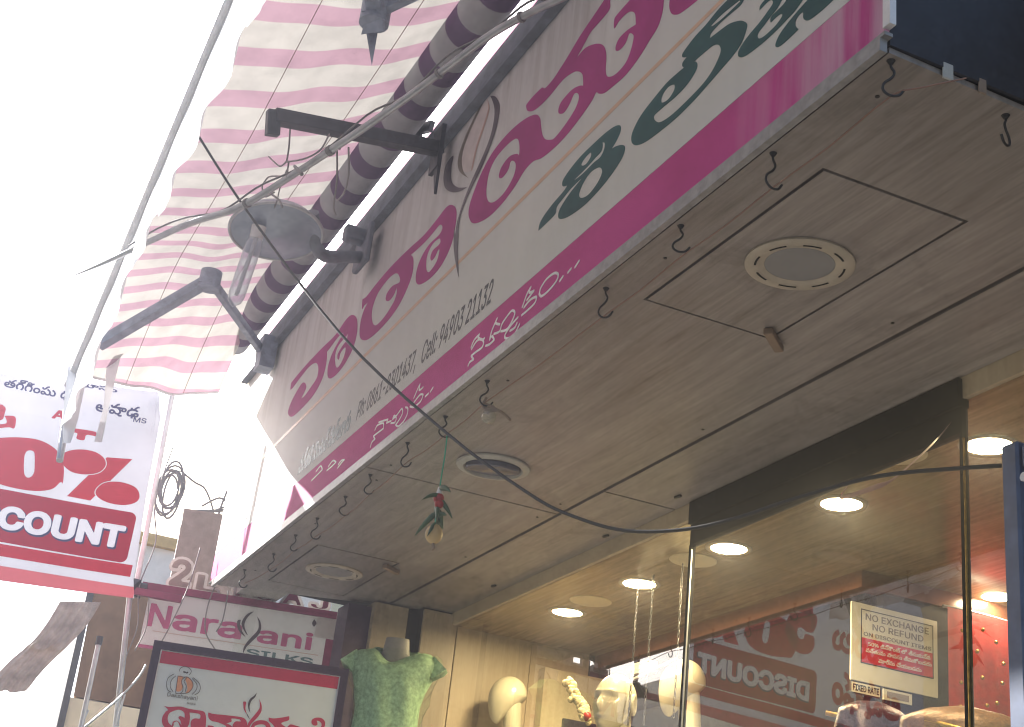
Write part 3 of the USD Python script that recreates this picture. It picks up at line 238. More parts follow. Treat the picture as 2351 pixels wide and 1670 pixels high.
wood("soffit_laminate", (.40, .355, .325), (.18, .155, .14), rough=.42, along=0, stain=.66)
wood("ceiling_laminate", (.45, .335, .185), (.285, .195, .09), rough=.2, along=0)
wood("wall_laminate", (.52, .43, .31), (.40, .31, .21), rough=.45, along=2)
wood("panel_laminate", (.58, .48, .34), (.48, .38, .26), rough=.45, along=2)
plain("dark_gap", (.018, .016, .016), .8)
plain("header_black", (.007, .007, .010), .4, spec=.1)
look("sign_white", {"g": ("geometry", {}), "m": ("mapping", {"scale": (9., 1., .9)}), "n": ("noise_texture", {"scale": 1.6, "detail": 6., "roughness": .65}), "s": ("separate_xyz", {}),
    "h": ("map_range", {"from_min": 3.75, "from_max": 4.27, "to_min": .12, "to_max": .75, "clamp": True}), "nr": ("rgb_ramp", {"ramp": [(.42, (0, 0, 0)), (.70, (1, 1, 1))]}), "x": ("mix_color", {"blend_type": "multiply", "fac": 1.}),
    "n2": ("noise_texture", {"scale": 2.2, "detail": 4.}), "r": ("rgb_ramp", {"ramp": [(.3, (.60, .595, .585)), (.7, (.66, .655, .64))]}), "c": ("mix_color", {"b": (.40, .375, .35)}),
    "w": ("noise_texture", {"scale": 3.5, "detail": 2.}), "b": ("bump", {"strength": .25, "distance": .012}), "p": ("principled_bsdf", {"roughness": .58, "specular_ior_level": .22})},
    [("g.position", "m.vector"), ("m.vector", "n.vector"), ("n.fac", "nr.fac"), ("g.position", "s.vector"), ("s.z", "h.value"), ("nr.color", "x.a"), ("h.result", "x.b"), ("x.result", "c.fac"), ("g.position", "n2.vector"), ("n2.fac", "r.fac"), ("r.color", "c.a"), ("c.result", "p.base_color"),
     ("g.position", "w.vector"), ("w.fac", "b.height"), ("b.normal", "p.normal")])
plain("print_pink", (.40, .045, .185), .55, noise=.1, scale=5, spec=.25)
look("print_pink_worn", {"g": ("geometry", {}), "s": ("separate_xyz", {}), "e": ("map_range", {"from_min": -2.25, "from_max": -1.85, "to_min": 0., "to_max": 1., "clamp": True}),
    "m": ("mapping", {"scale": (14, 1, 1.2)}), "n": ("noise_texture", {"scale": 1., "detail": 5.}), "nr": ("rgb_ramp", {"ramp": [(.40, (0, 0, 0)), (.62, (.8, .8, .8))]}),
    "x": ("mix_color", {"blend_type": "multiply", "fac": 1.}), "n2": ("noise_texture", {"scale": 5., "detail": 5.}), "r": ("rgb_ramp", {"ramp": [(.3, (.50, .065, .245)), (.7, (.57, .08, .29))]}),
    "c": ("mix_color", {"b": (.60, .38, .48)}), "p": ("principled_bsdf", {"roughness": .6, "specular_ior_level": .08})},
    [("g.position", "s.vector"), ("s.x", "e.value"), ("g.position", "m.vector"), ("m.vector", "n.vector"), ("n.fac", "nr.fac"), ("nr.color", "x.a"), ("e.result", "x.b"), ("x.result", "c.fac"), ("g.position", "n2.vector"), ("n2.fac", "r.fac"), ("r.color", "c.a"), ("c.result", "p.base_color")])
plain("print_magenta", (.41, .06, .235), .6, noise=.12, scale=5, spec=.1)
plain("print_green", (.016, .085, .090), .55, noise=.2, scale=5, spec=.25)
plain("print_stem", (.07, .05, .065), .4)
plain("print_leafline", (.17, .14, .11), .4)
plain("print_vein", (.5, .33, .27), .4)
plain("print_leaffill", (.62, .555, .53), .42)
plain("print_orange", (.62, .40, .27), .42)
plain("print_black", (.045, .045, .05), .4)
plain("print_text_white", (.75, .70, .72), .4)
plain("print_slate", (.10, .16, .17), .4)
plain("trim_grey", (.26, .25, .245), .35, noise=.25, scale=30)
plain("frame_bluegrey", (.16, .18, .22), .5, noise=.3, scale=12, bump=.1)
plain("steel_dark", (.035, .038, .05), .45, noise=.4, scale=25, bump=.1)
plain("arm_grey", (.24, .28, .36), .45, noise=.25, scale=20)
plain("white_paint", (.74, .74, .76), .4)
plain("chain_steel", (.16, .16, .17), .35, metal=.6)
plain("galv", (.45, .46, .48), .38, metal=.5, noise=.2, scale=14)
plain("cable_black", (.012, .012, .014), .5)
plain("cable_grey", (.22, .21, .21), .5)
plain("string_red", (.24, .14, .11), .8)
plain("string_green", (.05, .38, .24), .7)
plain("hook_iron", (.02, .018, .018), .5)
plain("lamp_shell", (.30, .34, .42), .35, noise=.2, scale=10, metal=.2)
plain("light_ring", (.43, .375, .30), .45)
plain("light_ring_inner", (.42, .40, .36), .4)
plain("lens_frost", (.25, .245, .245), .5, noise=.05)
plain("lens_dark", (.12, .12, .16), .15)
plain("cream_disc", (.68, .58, .40), .5, noise=.04)
plain("mannequin_cream", (.47, .43, .325), .22, noise=.03)
plain("blue_paint", (.045, .072, .145), .4, noise=.25, scale=20)
plain("maroon", (.20, .035, .085), .45, noise=.15)
plain("purple_dark", (.045, .022, .055), .45)
plain("purple_bg", (.11, .04, .10), .5)
plain("crimson", (.47, .025, .075), .4, noise=.06)
plain("red_print", (.55, .03, .05), .4, noise=.06)
plain("board_white", (.62, .66, .68), .35, noise=.03)
plain("orange_print", (.70, .30, .16), .4)
plain("nar_pink", (.42, .09, .20), .4)
plain("cream_wall", (.80, .70, .48), .85, noise=.12, scale=6, bump=.25)
plain("grey_plaster", (.74, .72, .68), .85, noise=.12, scale=6, bump=.25)
plain("ochre", (.55, .38, .16), .8)
plain("grey_board", (.30, .25, .22), .7, noise=.15)
plain("brown_wall", (.21, .12, .065), .8, noise=.25, scale=5)
plain("asphalt", (.115, .110, .105), .9, noise=.25, scale=30, bump=.3)
plain("concrete", (.32, .30, .27), .85, noise=.15, scale=8, bump=.2)
plain("floor_tile", (.36, .30, .22), .2)
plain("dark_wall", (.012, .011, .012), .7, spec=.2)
plain("brown_gloss", (.20, .08, .05), .2)
plain("tin", (.46, .38, .32), .6, metal=.2, noise=.3, scale=9)
plain("red_cloth", (.55, .012, .014), .55, noise=.2, scale=30, sheen_weight=.3)
plain("crimson_cloth", (.42, .015, .06), .55, noise=.2, scale=30, sheen_weight=.3)
plain("green_cloth", (.02, .30, .09), .55, noise=.2, scale=30)
plain("gold", (.60, .38, .10), .3, metal=.8, noise=.3, scale=60)
plain("lace_green", (.34, .50, .33), .6, noise=.32, scale=55, bump=.6)
plain("dress_floral", (.50, .52, .34), .6, noise=.5, scale=45)
plain("chili_green", (.045, .095, .045), .4, noise=.2)
plain("chili_red", (.35, .02, .02), .35)
plain("lemon", (.52, .36, .16), .5, noise=.15)
plain("paper", (.70, .66, .56), .5, noise=.03)
plain("flower_cream", (.55, .45, .28), .8, noise=.3, scale=60)
plain("tag_wood", (.24, .17, .12), .6)
plain("dark_side", (.012, .013, .020), .6, noise=.4)
plain("pvc_white", (.72, .70, .70), .4)
plain("ribbon_pink", (.42, .26, .25), .5)
flex("strip_white", (.62, .57, .62), trans=.1, rough=.55, spec=.22)
flex("strip_pink", (.34, .10, .20), trans=.1, rough=.7, spec=.05)
cloth("awning_stripe", (.63, .60, .555), (.54, .345, .415), x0=-3.84, trans=.24)
cloth("roll_stripe_shaded", (.40, .40, .42), (.17, .12, .20), x0=-3.84, trans=.05)  # awning stripes darkened, the shade on the roll is put into the colour
cloth("valance_cloth", (.88, .88, .90), None, trans=.12, noise=.04)
flex("banner_white", (.74, .74, .79), .42)
flex("banner_sunlit_pink", (.70, .30, .34), .42)  # lower stripe's pink, paled to put the sunlight into the colour
flex("banner_red", (.60, .085, .15), .40)
flex("banner_pill", (.50, .055, .13), .40)
flex("banner_text", (.80, .83, .88), .45)
flex("banner_navy", (.13, .13, .28), .35)
flex("plastic_letters", (.62, .58, .56), .4)
glow("lamp_on", (1.0, .78, .42), 110.)
glow("lamp_dim", (1.0, .80, .5), 34.)
pane("window_glass", ior=1.9)
pane("clear_acrylic", ior=1.45)
look("bulb_glass", {"f": ("layer_weight", {"blend": .35}), "x": ("math", {"math_type": "multiply_add", "value2": .75, "value3": .18}), "t": ("transparent_bsdf", {"color": (.9, .92, .96)}), "g": ("principled_bsdf", {"base_color": (.7, .72, .78), "roughness": .08}), "m": ("mix_closure", {})},
     [("f.facing", "x.value1"), ("x.value", "m.fac"), ("t.BSDF", "m.closure1"), ("g.BSDF", "m.closure2")], "m.closure")
look("plastic_wrap", {"f": ("fresnel", {"IOR": 2.1}), "t": ("transparent_bsdf", {"color": (.93, .96, .93)}), "g": ("glossy_bsdf", {"roughness": .12}), "m": ("mix_closure", {}),
     "gm": ("geometry", {}), "n": ("noise_texture", {"scale": 22., "detail": 4., "distortion": .8}), "b": ("bump", {"strength": .9, "distance": .01}),
     "o": ("math", {"math_type": "subtract", "value1": 1.}), "x": ("math", {"math_type": "multiply"})},
     [("gm.backfacing", "o.value2"), ("f.fac", "x.value1"), ("o.value", "x.value2"), ("x.value", "m.fac"), ("t.BSDF", "m.closure1"), ("g.BSDF", "m.closure2"), ("gm.position", "n.vector"), ("n.fac", "b.height"), ("b.normal", "g.normal"), ("b.normal", "f.normal")], "m.closure")


# ------------------------------------------------------------- the ground and the shop shell
solo("ground", bx(-60, 60, -60, 60, -.3, -.012), "asphalt", kind="structure")
solo("pavement", [bx(-30, 30, .9, 2.3, -.01, .12)], "concrete", kind="structure")
ob = thing("added_opposite_building", "plain plastered building row across the street, added unseen to cut sky light", "building")  # row out of view, added to reduce the sky light on the sign
part(ob, "wall", bx(-34, 14, -9, -5, -.01, 5.6), "cream_wall")
part(ob, "added_sky_blocker", bx(-15.5, -7.5, -5.6, -5.45, 5.6, 8.6), "brown_wall")  # unseen board added to block bright sky mirrored in the shop glass
part(ob, "parapet", bx(-34, 14, -5.0, -4.85, 5.4, 5.7), "ochre")
Z0 = 3.2
# the shop as one building; what carries a look of its own is a part
shop = thing("shop_building", "laminate clad shop front with black door header, ceiling downlights and lit window", "shop")
part(shop, "floor", bx(-6.5, -.2, 2.4, 7.5, .12, .30), "floor_tile")
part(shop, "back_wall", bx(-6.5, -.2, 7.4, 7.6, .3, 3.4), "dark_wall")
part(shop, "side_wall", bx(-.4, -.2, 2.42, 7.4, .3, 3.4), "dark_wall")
part(shop, "upper_wall", bx(-7.0, -1.72, 1.50, 1.7, 3.24, 6.2), "concrete")
part(shop, "roof_slab", bx(-6.6, -.2, 1.7, 7.5, 3.36, 3.5), "concrete")
# soffit: laminate panels with open joints over a dark batten board
XL = lambda y: -6.62 + (y - 1.336) * .383
part(shop, "soffit_batten", bx(-6.55, -1.74, 1.40, 2.40, 3.214, 3.235), "dark_gap")
def soffit_panel(poly, name="soffit_panel", z=Z0):
    g = poly.buffer(-.0005)
    m = ext(g, .012); m.apply_translation([0, 0, z]); part(shop, name, m, "soffit_laminate")
H1, H2 = sbox(-2.835, 1.487, -2.103, 1.852), sbox(-6.325, 1.517, -5.590, 1.872)
gap = .0035
soffit_panel(Polygon([(-4.521, 1.352), (-1.722, 1.352), (-1.742, 2.084), (-4.521, 2.084)]).difference(H1.buffer(gap, join_style=2)))
soffit_panel(Polygon([(XL(1.352), 1.352), (-4.529, 1.352), (-4.529, 2.084), (XL(2.084), 2.084)]).difference(H2.buffer(gap, join_style=2)))
soffit_panel(Polygon([(XL(2.098), 2.098), (-4.192, 2.098), (-4.192, 2.378), (XL(2.378), 2.378)]))
soffit_panel(Polygon([(-4.183, 2.098), (-.4, 2.098), (-.4, 2.378), (-4.183, 2.378)]))
soffit_panel(Polygon([(-1.735, 2.06), (-.4, 2.06), (-.4, 2.085), (-1.737, 2.085)]))
soffit_panel(H1.buffer(-gap, join_style=2), "hatch_panel", Z0 - .0005)
soffit_panel(H2.buffer(-gap, join_style=2), "hatch_panel", Z0 - .0005)
part(shop, "soffit_trim", bx(-6.65, -1.72, 1.330, 1.346, 3.196, 3.224), "trim_grey")
# step down to the window ceiling
part(shop, "ceiling_step", bx(-6.24, -.4, 2.380, 2.396, 3.142, 3.212), "panel_laminate")
part(shop, "window_ceiling", [bx(-6.24, -4.15, 2.396, 3.14, 3.14, 3.16), bx(-4.15, -.4, 2.396, 7.4, 3.14, 3.161)], "ceiling_laminate")
part(shop, "drop_beam", [bx(-6.24, -4.15, 3.14, 3.20, 3.078, 3.158), bx(-4.21, -4.15, 3.20, 7.4, 3.078, 3.158)], "brown_gloss")
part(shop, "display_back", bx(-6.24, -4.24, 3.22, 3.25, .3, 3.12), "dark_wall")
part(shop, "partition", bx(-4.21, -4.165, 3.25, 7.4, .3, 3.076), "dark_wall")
# end wall of the window: vertical laminate boards with open joints
yb = [2.10, 2.405, 2.79]
WX = -6.20
part(shop, "end_wall", bx(-6.5, WX - .02, 2.2335, 7.4, .3, 3.36), "dark_gap")
for a, b in ((2.235, 2.402), (2.408, 2.79)):
    part(shop, "wall_board", bx(WX - .018, WX, a, b, .3, 3.139 if a > 2.38 else 3.19), "wall_laminate")
part(shop, "wall_board", bx(WX - .018, WX + .0, 2.793, 3.10, .3, 3.139), "wall_laminate")
part(shop, "pilaster", bx(WX, WX + .07, 2.84, 3.205, .3, 3.02), "panel_laminate")
part(shop, "pillar", bx(-6.42, -6.26, 2.012, 2.178, .3, 3.19), "wall_laminate")
part(shop, "pillar_gap", bx(-6.42, -6.265, 2.1785, 2.232, .3, 3.17), "dark_gap")
part(shop, "pillar_return", bx(-6.46, -6.30, 1.90, 2.0115, .3, 3.17), "purple_dark")
# door header
part(shop, "door_header", [bx(-4.075, -2.73, 2.366, 2.40, 3.118, 3.196), bx(-4.07, -2.735, 2.374, 2.40, 3.045, 3.116)], "header_black")
# recessed soffit lights
def ring(cx, cy, lens, inner):
    sl = []
    part_ = shop
    body = lathe([(.078, 0), (.120, 0), (.125, .0015), (.125, .006), (.118, .009), (.0995, .010), (.092, .006), (.080, .004)], 48)
    body.apply_scale([1, 1, -1]); body.invert(); body.apply_translation([cx, cy, Z0])
    p = part(part_, "soffit_light", body, "light_ring", smooth=40)
    le = lathe([(.0, .003), (.05, .0035), (.079, .004), (.081, .002)], 40); le.apply_scale([1, 1, -1]); le.invert(); le.apply_translation([cx, cy, Z0])
    part(p, "lens", le, lens, smooth=40)
    for k in range(8):
        a0 = k * math.pi / 4 + .25; t = np.linspace(a0, a0 + .42, 7)
        g = Polygon(np.r_[np.c_[.1035 * np.cos(t), .1035 * np.sin(t)], np.c_[.0985 * np.cos(t[::-1]), .0985 * np.sin(t[::-1])]])
        sl.append(place(ext(g, .0006), [cx, cy, Z0 - .0106], [1, 0, 0], [0, 1, 0], [0, 0, 1]))
    part(p, "vent_slots", cat(sl), "dark_gap")
ring(-2.46, 1.68, "lens_frost", 0); ring(-5.93, 1.70, "lens_frost", 0)
def ring2(cx, cy):
    body = lathe([(.085, 0), (.118, 0), (.124, .003), (.122, .008), (.100, .014), (.094, .008), (.086, -.03), (.086, -.04)], 48)
    body.apply_scale([1, 1, -1]); body.invert(); body.apply_translation([cx, cy, Z0])
    p = part(shop, "soffit_light", body, "light_ring_inner", smooth=40, label="tilted soffit light with a dark lens")
    le = lathe([(0, .004), (.05, .006), (.088, .008), (.092, .004), (.0921, -.01)], 40); le.apply_scale([1, 1, -1]); le.invert()
    le.apply_transform(trimesh.transformations.rotation_matrix(.16, [0.4, 1, 0])); le.apply_translation([cx, cy, Z0 - .010])
    part(p, "lens", le, "lens_dark", smooth=40)
ring2(-4.21, 1.69)
# latches of the hatches
for (x, y, dx, dy) in ((-2.80, 1.84, .075, .075), (-5.66, 1.86, .06, .07)):
    part(shop, "hatch_latch", bar((x + .02, y - .03, Z0 - .012), (x - dx + .02, y + dy - .02, Z0 - .012), .024, .018), "tag_wood")
for x, y in ((-4.05, 2.30), (-2.30, 2.32), (-5.6, 2.31), (-4.62, 2.33)):
    part(shop, "screw_stub", bar((x - .012, y, Z0 - .006), (x + .02, y + .006, Z0 - .006), .010, .008), "hook_iron")
for k, (x, y) in enumerate([(xx_, yy_) for xx_ in (-6.2, -5.3, -4.62, -4.43, -3.5, -2.6, -1.82) for yy_ in (1.42, 2.045)]):
    if x < XL(y) + .05: continue
    sc_ = trimesh.creation.cylinder(.0045, .002, sections=8); sc_.apply_translation([x + .02 * math.sin(k * 3), y + .008 * math.sin(k * 5), Z0 - .0008]); part(shop, "screw_head", sc_, "hook_iron")
# window ceiling downlights
for k, x in enumerate((-5.551, -4.916, -4.268, -3.61, -2.937)):
    b = lathe([(.064, .001), (.065, .004), (.077, .006), (.084, .003), (.084, -.002)], 36); b.apply_scale([1, 1, -1]); b.invert(); b.apply_translation([x, 2.65, 3.14])
    p = part(shop, "downlight", b, "light_ring", smooth=40)
    e = lathe([(0, .0045), (.04, .004), (.0635, .002)], 28); e.apply_scale([1, 1, -1]); e.invert(); e.apply_translation([x, 2.65, 3.14])
    part(p, "lit_lens", e, "lamp_on", smooth=40)
b = lathe([(0, .004), (.05, .003), (.06, -.002)], 28); b.apply_scale([1, 1, -1]); b.invert(); b.apply_translation([-4.08, 3.70, 3.14])
part(shop, "downlight", b, "lamp_dim", smooth=40, label="downlight beside the drop beam")
for x in (-5.304, -4.487, -3.15):
    part(shop, "ceiling_disc", place(trimesh.creation.cylinder(.088, .003, sections=48), [x, 2.635 if x < -3.3 else 2.50, 3.1385], [1, 0, 0], [0, 1, 0], [0, 0, 1]), "cream_disc")
# glass
gp = shop
part(gp, "window_pane", bx(-6.19, -4.078, 2.383, 2.391, .3, 3.139), "window_glass", label="left window pane")
part(gp, "door_glass", bx(-4.066, -2.742, 2.383, 2.391, .3, 3.044), "window_glass", label="glass door under the black header")
part(gp, "window_pane", bx(-2.730, -.42, 2.383, 2.391, .3, 3.139), "window_glass", label="right window pane")
part(gp, "glass_joint", [bx(-4.077, -4.067, 2.376, 2.396, .3, 3.046)], "header_black")
part(gp, "glass_joint", [bx(-2.741, -2.731, 2.376, 2.396, .3, 3.139)], "header_black")
part(gp, "edge_strip", bx(-4.066, -4.062, 2.377, 2.382, .3, 3.03), "galv")
part(gp, "edge_strip", bx(-2.730, -2.7265, 2.377, 2.382, .3, 3.03), "gold")  # golden highlight on the joint modelled as a gold strip

# ------------------------------------------------------------- the big sign board
FX0, FX1, FZ0, FZ1 = -6.73, -1.713, 3.226, 4.27
sign = thing("shop_sign", "long white and pink shop sign board with large magenta lettering above the soffit", "sign")
F = Board((0, 1.336, 0), (1, 0, 0))     # normal -y
F.n = np.array([0, -1., 0])
def fm(g, off, d=.0005):
    m = ext(g, d); return place(m, np.array([0, 1.336 - off - d, 0]), [1, 0, 0], [0, 0, 1], [0, 1, 0])
part(sign, "face", bx(FX0, FX1, 1.336, 1.345, 3.372, FZ1), "sign_white")
part(sign, "pink_band", bx(FX0, FX1, 1.336, 1.3455, 3.232, 3.371), "print_pink_worn" if "print_pink_worn" in LOOK else "print_pink")
part(sign, "backing", bx(FX0 + .01, FX1 - .012, 1.3462, 1.50, 3.238, FZ1 - .01), "dark_side")
part(sign, "bottom_trim", bx(FX0, FX1 + .004, 1.3315, 1.350, 3.224, 3.2315), "trim_grey")
part(sign, "side_panel", bx(FX1 - .011, FX1 - .004, 1.35, 2.2, 3.213, 6.2), "dark_side")
part(sign, "corner_strip", bx(FX1 - .002, FX1 + .018, 1.332, 1.346, 3.24, 4.3), "pvc_white")
part(sign, "tape_scrap", [rbox(-1.722, -1.716, 1.468, 1.492, 3.190, 3.225, .002)], "light_ring_inner"); part(sign, "tape_scrap", [rbox(-1.722, -1.716, 1.550, 1.568, 3.190, 3.222, .002)], "tag_wood")
part(sign, "orange_line", fm(Polygon([(-6.4, 3.672), (-1.75, 3.677), (-1.75, 3.690), (-6.4, 3.690)]), .0003), "print_orange")
WH = dict(pink="print_magenta", stem="print_stem", leafline="print_leafline", vein="print_vein", leaffill="print_leaffill", green="print_green", tag="print_text_white")
for k in ("leaffill", "vein", "leafline", "pink", "green", "stem", "tag"):
    for g in traced(k):
        g = g.intersection(sbox(FX0, 3.235, FX1, 4.268))
        if polys(g): part(sign, {"pink": "letter", "green": "letter", "stem": "emblem_stroke", "leafline": "emblem_line", "vein": "emblem_vein", "leaffill": "emblem_fill", "tag": "tag_line"}[k],
             fm(g, {"leaffill": .0003, "vein": .0009, "leafline": .0009, "pink": .0004, "green": .0004, "stem": .0015, "tag": .0008}[k]), WH[k])
part(sign, "phone_number", fm(fit(glyphs("Ph: 0861-2301437,", 1), -4.690, -4.105, 3.402, 3.492, 6), .0005), "print_black")
part(sign, "phone_number", fm(fit(glyphs("Cell: 94903 21132", 1), -4.052, -3.497, 3.410, 3.492, 6), .0005), "print_black")
part(sign, "address_line", fm(fit(glyphs("నర్తకి సెంటర్ నెల్లూరు", 3, TEL), -5.40, -4.76, 3.405, 3.50, 6), .0005), "print_slate")
part(sign, "small_name", fm(fit(glyphs("Narayani", 1), -6.62, -6.18, 3.46, 3.57, 4), .0005), "nar_pink")
part(sign, "small_name", fm(fit(glyphs("SILKS", 2), -6.36, -6.18, 3.415, 3.445), .0005), "print_slate")
# frame along the sign's top
part(sign, "top_frame", [bx(FX0 - .02, FX1 + .02, 1.300, 1.306, 4.262, 4.352), bx(FX0 - .02, FX1 + .02, 1.306, 1.40, 4.346, 4.352)], "frame_bluegrey")
part(sign, "top_frame_lip", bx(FX0 - .02, FX1 + .02, 1.306, 1.335, 4.262, 4.268), "frame_bluegrey")
# striped strip behind, above the sign
strip = thing("fascia_strip", "white and pink striped sheet strip above the sign's grey frame, under the awning roll", "panel")
part(strip, "strip_face", bx(-7.0, -1.72, 1.425, 1.432, 4.36, 4.90), "strip_white")
part(strip, "pink_line", bx(-7.0, -1.72, 1.4225, 1.4248, 4.555, 4.585), "strip_pink")
part(strip, "pink_line", bx(-7.0, -1.72, 1.4228, 1.4248, 4.615, 4.625), "strip_pink")

# ------------------------------------------------------------- awning
aw = thing("awning", "red and cream striped folding arm awning stretched over the shop sign", "awning")
xl = lambda y: -6.02 - (y - .45) * .95
def zc(x, y):
    """cloth height."""
    t = (y - .53) / (1.2 - .53); x = np.asarray(x, float); e = np.clip((.9 - (x - xl(y))) / .9, 0, 1)
    front = 4.12 + .07 * np.clip((x + 4.3) / .8, 0, 1) - .27 * e ** 1.5
    back = 4.47 - .30 * e ** 2
    q = np.clip(t, 0, 1)
    wav = .010 * np.sin(9 * t + 2.2 * x) * np.sin(np.pi * q) + .006 * np.sin(17 * t - 3 * x) * np.sin(np.pi * q)
    return front * (1 - t) + back * t - .03 * np.sin(np.pi * q) + wav
ys = np.linspace(.45, 1.2, 44); us = np.linspace(0, 1, 190)
XX = np.stack([xl(y) + us * (-1.2 - xl(y)) for y in ys], 1); YY = np.broadcast_to(ys, XX.shape); ZZ = zc(XX, YY)
n = len(ys)
Fq = np.array([[i * n + j, (i + 1) * n + j, (i + 1) * n + j + 1, i * n + j + 1] for i in range(len(us) - 1) for j in range(n - 1)])
SU = XX - (xl(YY) - xl(1.2)) * np.clip((-4.7 - XX) / 1.5, 0, 1) + .007 * np.sin(8 * YY + 1.3 * XX) + .003 * np.sin(19 * YY + XX * 2)
SU = SU + .45 * np.minimum(SU + 5.3, 0)
pth_ = aw + "/" + numbered(aw, "canopy")
usdkit.mesh(stage, pth_, (np.stack([XX, YY, ZZ], -1).reshape(-1, 3), Fq), LOOK["awning_stripe"], smooth=True, uv=np.c_[SU.ravel(), YY.ravel()])
for y_ in (.70, 1.0):
    part(aw, "seam", tube([[x, y_, float(zc(x, y_)) - .0025] for x in np.linspace(xl(y_) + .01, -1.25, 90)], .0012, 5), "string_red", smooth=True)
part(aw, "side_hem", tube([[xl(y) + .008, y, float(zc(xl(y) + .008, y)) - .001] for y in np.linspace(.46, 1.19, 30)], .006, 6), "valance_cloth", smooth=True)
barz = lambda x: 3.78 + (x + 5.88) * (4.165 - 3.78) / 2.307
part(aw, "front_bar", tube([[x, .445, barz(x)] for x in (-6.0, -5, -3.5, -1.2)], .021, 14), "white_paint", smooth=60)
# valance hanging from the bar
fx = np.linspace(-5.96, -1.2, 420); rows = []
low = 1.6 + .849 * (zc(fx / .849, .53) - 1.6) - .02 * (meshkit.noise(np.c_[fx * 5, fx * 0, fx * 0]) - .4) - .014 * (meshkit.noise(np.c_[fx * 14, fx * 0 + 3, fx * 0]) > .55)
for q in np.linspace(0, 1, 8):
    rows.append(np.c_[fx, .447 + .012 * np.sin(fx * 17 + 2 * q) * q, (barz(fx) - .012) * (1 - q) + low * q])
V = np.stack(rows, 1).reshape(-1, 3); n = 8
Fq = [[i * n + j, (i + 1) * n + j, (i + 1) * n + j + 1, i * n + j + 1] for i in range(len(fx) - 1) for j in range(n - 1)]
part(aw, "valance", (V, np.array(Fq)), "valance_cloth", smooth=True)
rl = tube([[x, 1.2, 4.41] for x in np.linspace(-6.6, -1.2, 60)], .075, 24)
usdkit.mesh(stage, aw + "/roll", (rl.vertices, rl.faces), LOOK["roll_stripe_shaded"], smooth=True, uv=np.asarray(rl.vertices)[:, :2])
for pts, lab in (([(-6.19, 1.25, 4.23), (-5.48, .85, 4.17), (-5.75, .50, 3.87)], "left"), ([(-2.70, 1.25, 4.25), (-3.47, .85, 4.22), (-2.7, .50, 4.12)], "right")):
    a, e, c = map(np.array, pts)
    p = part(aw, "folding_arm", [bar(a, e, .030, .036), bar(e, c, .048, .040)], "arm_grey")
    part(p, "elbow_joint", [tube([e + [0, 0, .035], e - [0, 0, .045]], .045, 16), hull([e + [.05, .0, -.03], e + [-.04, .03, -.03], e + [.02, -.05, -.03], e + [0, 0, .03], e + [-.02, -.03, .02]])], "arm_grey", smooth=40)
    part(p, "wall_bracket", hull([a + [dx, dy, dz] for dx in (-.05, .05) for dy in (0, .07) for dz in (-.10, .06)]), "arm_grey")
e = np.array([-3.47, .85, 4.22])
part(aw, "elbow_fitting", hull([e + v for v in ([-.12, .02, .03], [.10, .0, .06], [.02, .03, -.07], [-.05, -.02, -.06], [-.06, .05, .05], [.09, -.04, .02])]), "arm_grey")
part(aw, "elbow_spike", hull([e + v for v in ([-.10, .03, -.02], [-.055, .03, -.02], [-.08, .0, -.02], [-.055, .03, -.15])]), "arm_grey")
# torn cloth tails at the awning's left end
def ribbon(P, w, side, wob=.0):
    P = cr(P, 6, closed=False); s = np.array(side, float); s /= np.linalg.norm(s); t = np.linspace(0, 1, len(P))
    ww = np.interp(t, np.linspace(0, 1, len(w)), w)
    V = np.stack([P - s * ww[:, None] / 2, P + np.array([0, .01, 0]) * np.sin(t * 9)[:, None] * wob, P + s * ww[:, None] / 2], 1).reshape(-1, 3)
    Fq = [[i * 3 + j, (i + 1) * 3 + j, (i + 1) * 3 + j + 1, i * 3 + j + 1] for i in range(len(P) - 1) for j in range(2)]
    return (V, np.array(Fq))
part(aw, "cloth_tail", ribbon([(-5.86, .455, 3.80), (-5.78, .455, 3.66), (-5.72, .46, 3.52), (-5.66, .465, 3.40)], [.10, .085, .07, .03], (.6, .8, 0), 1), "valance_cloth", smooth=True)
part(aw, "cloth_tail", ribbon([(-6.06, .60, 3.98), (-6.06, .61, 3.86), (-6.06, .62, 3.72), (-6.05, .62, 3.56)], [.07, .045, .025, .035], (.5, .85, 0), 1), "valance_cloth", smooth=True)
part(aw, "bar_end", tube([(-5.95, .445, 3.77), (-5.84, .448, 3.63), (-5.68, .455, 3.33)], [.02, .018, .014], 10), "galv", smooth=60)

# ------------------------------------------------------------- lamp bracket, street lamp, wires
br = thing("lamp_bracket", "square black steel bracket reaching out from the sign's top frame", "bracket")
A, B = np.array([-4.06, 1.30, 4.215]), np.array([-3.939, 0.700, 4.056])
part(br, "arm", bar(A, B, .045, .045), "steel_dark")
part(br, "end_drop", bar(B + [0, -.005, .02], (-3.958, 0.710, 3.998), .042, .036, (1, 0, 0)), "steel_dark")
part(br, "mount_plate", [bx(-4.11, -4.03, 1.285, 1.30, 4.13, 4.30), hull([(-4.075, 1.29, 4.14), (-4.03, 1.29, 4.14), (-4.03, 1.29, 4.02), (-4.075, 1.30, 4.14), (-4.03, 1.30, 4.14), (-4.03, 1.3, 4.02)])], "steel_dark")
part(br, "stub", [bar((-4.37, 1.27, 4.44), (-4.20, 1.30, 4.385), .02, .04), bar((-4.29, 1.28, 4.42), (-4.27, 1.29, 4.34), .018, .018)], "steel_dark")
lp = thing("street_lamp", "blue grey round lamp shade with a long clear glass bulb hanging from the sign", "lamp")
LC = np.array([-4.575, .90, 4.020])
sh = lathe([(0, .050), (.05, .047), (.10, .034), (.14, .012), (.163, -.016), (.168, -.026), (.160, -.028), (.13, -.030), (.08, -.042), (0, -.052)], 48)
Rm = trimesh.transformations.rotation_matrix(-.16, [.417, .9, .1]) @ trimesh.transformations.rotation_matrix(.12, [.9, -.4, 0])
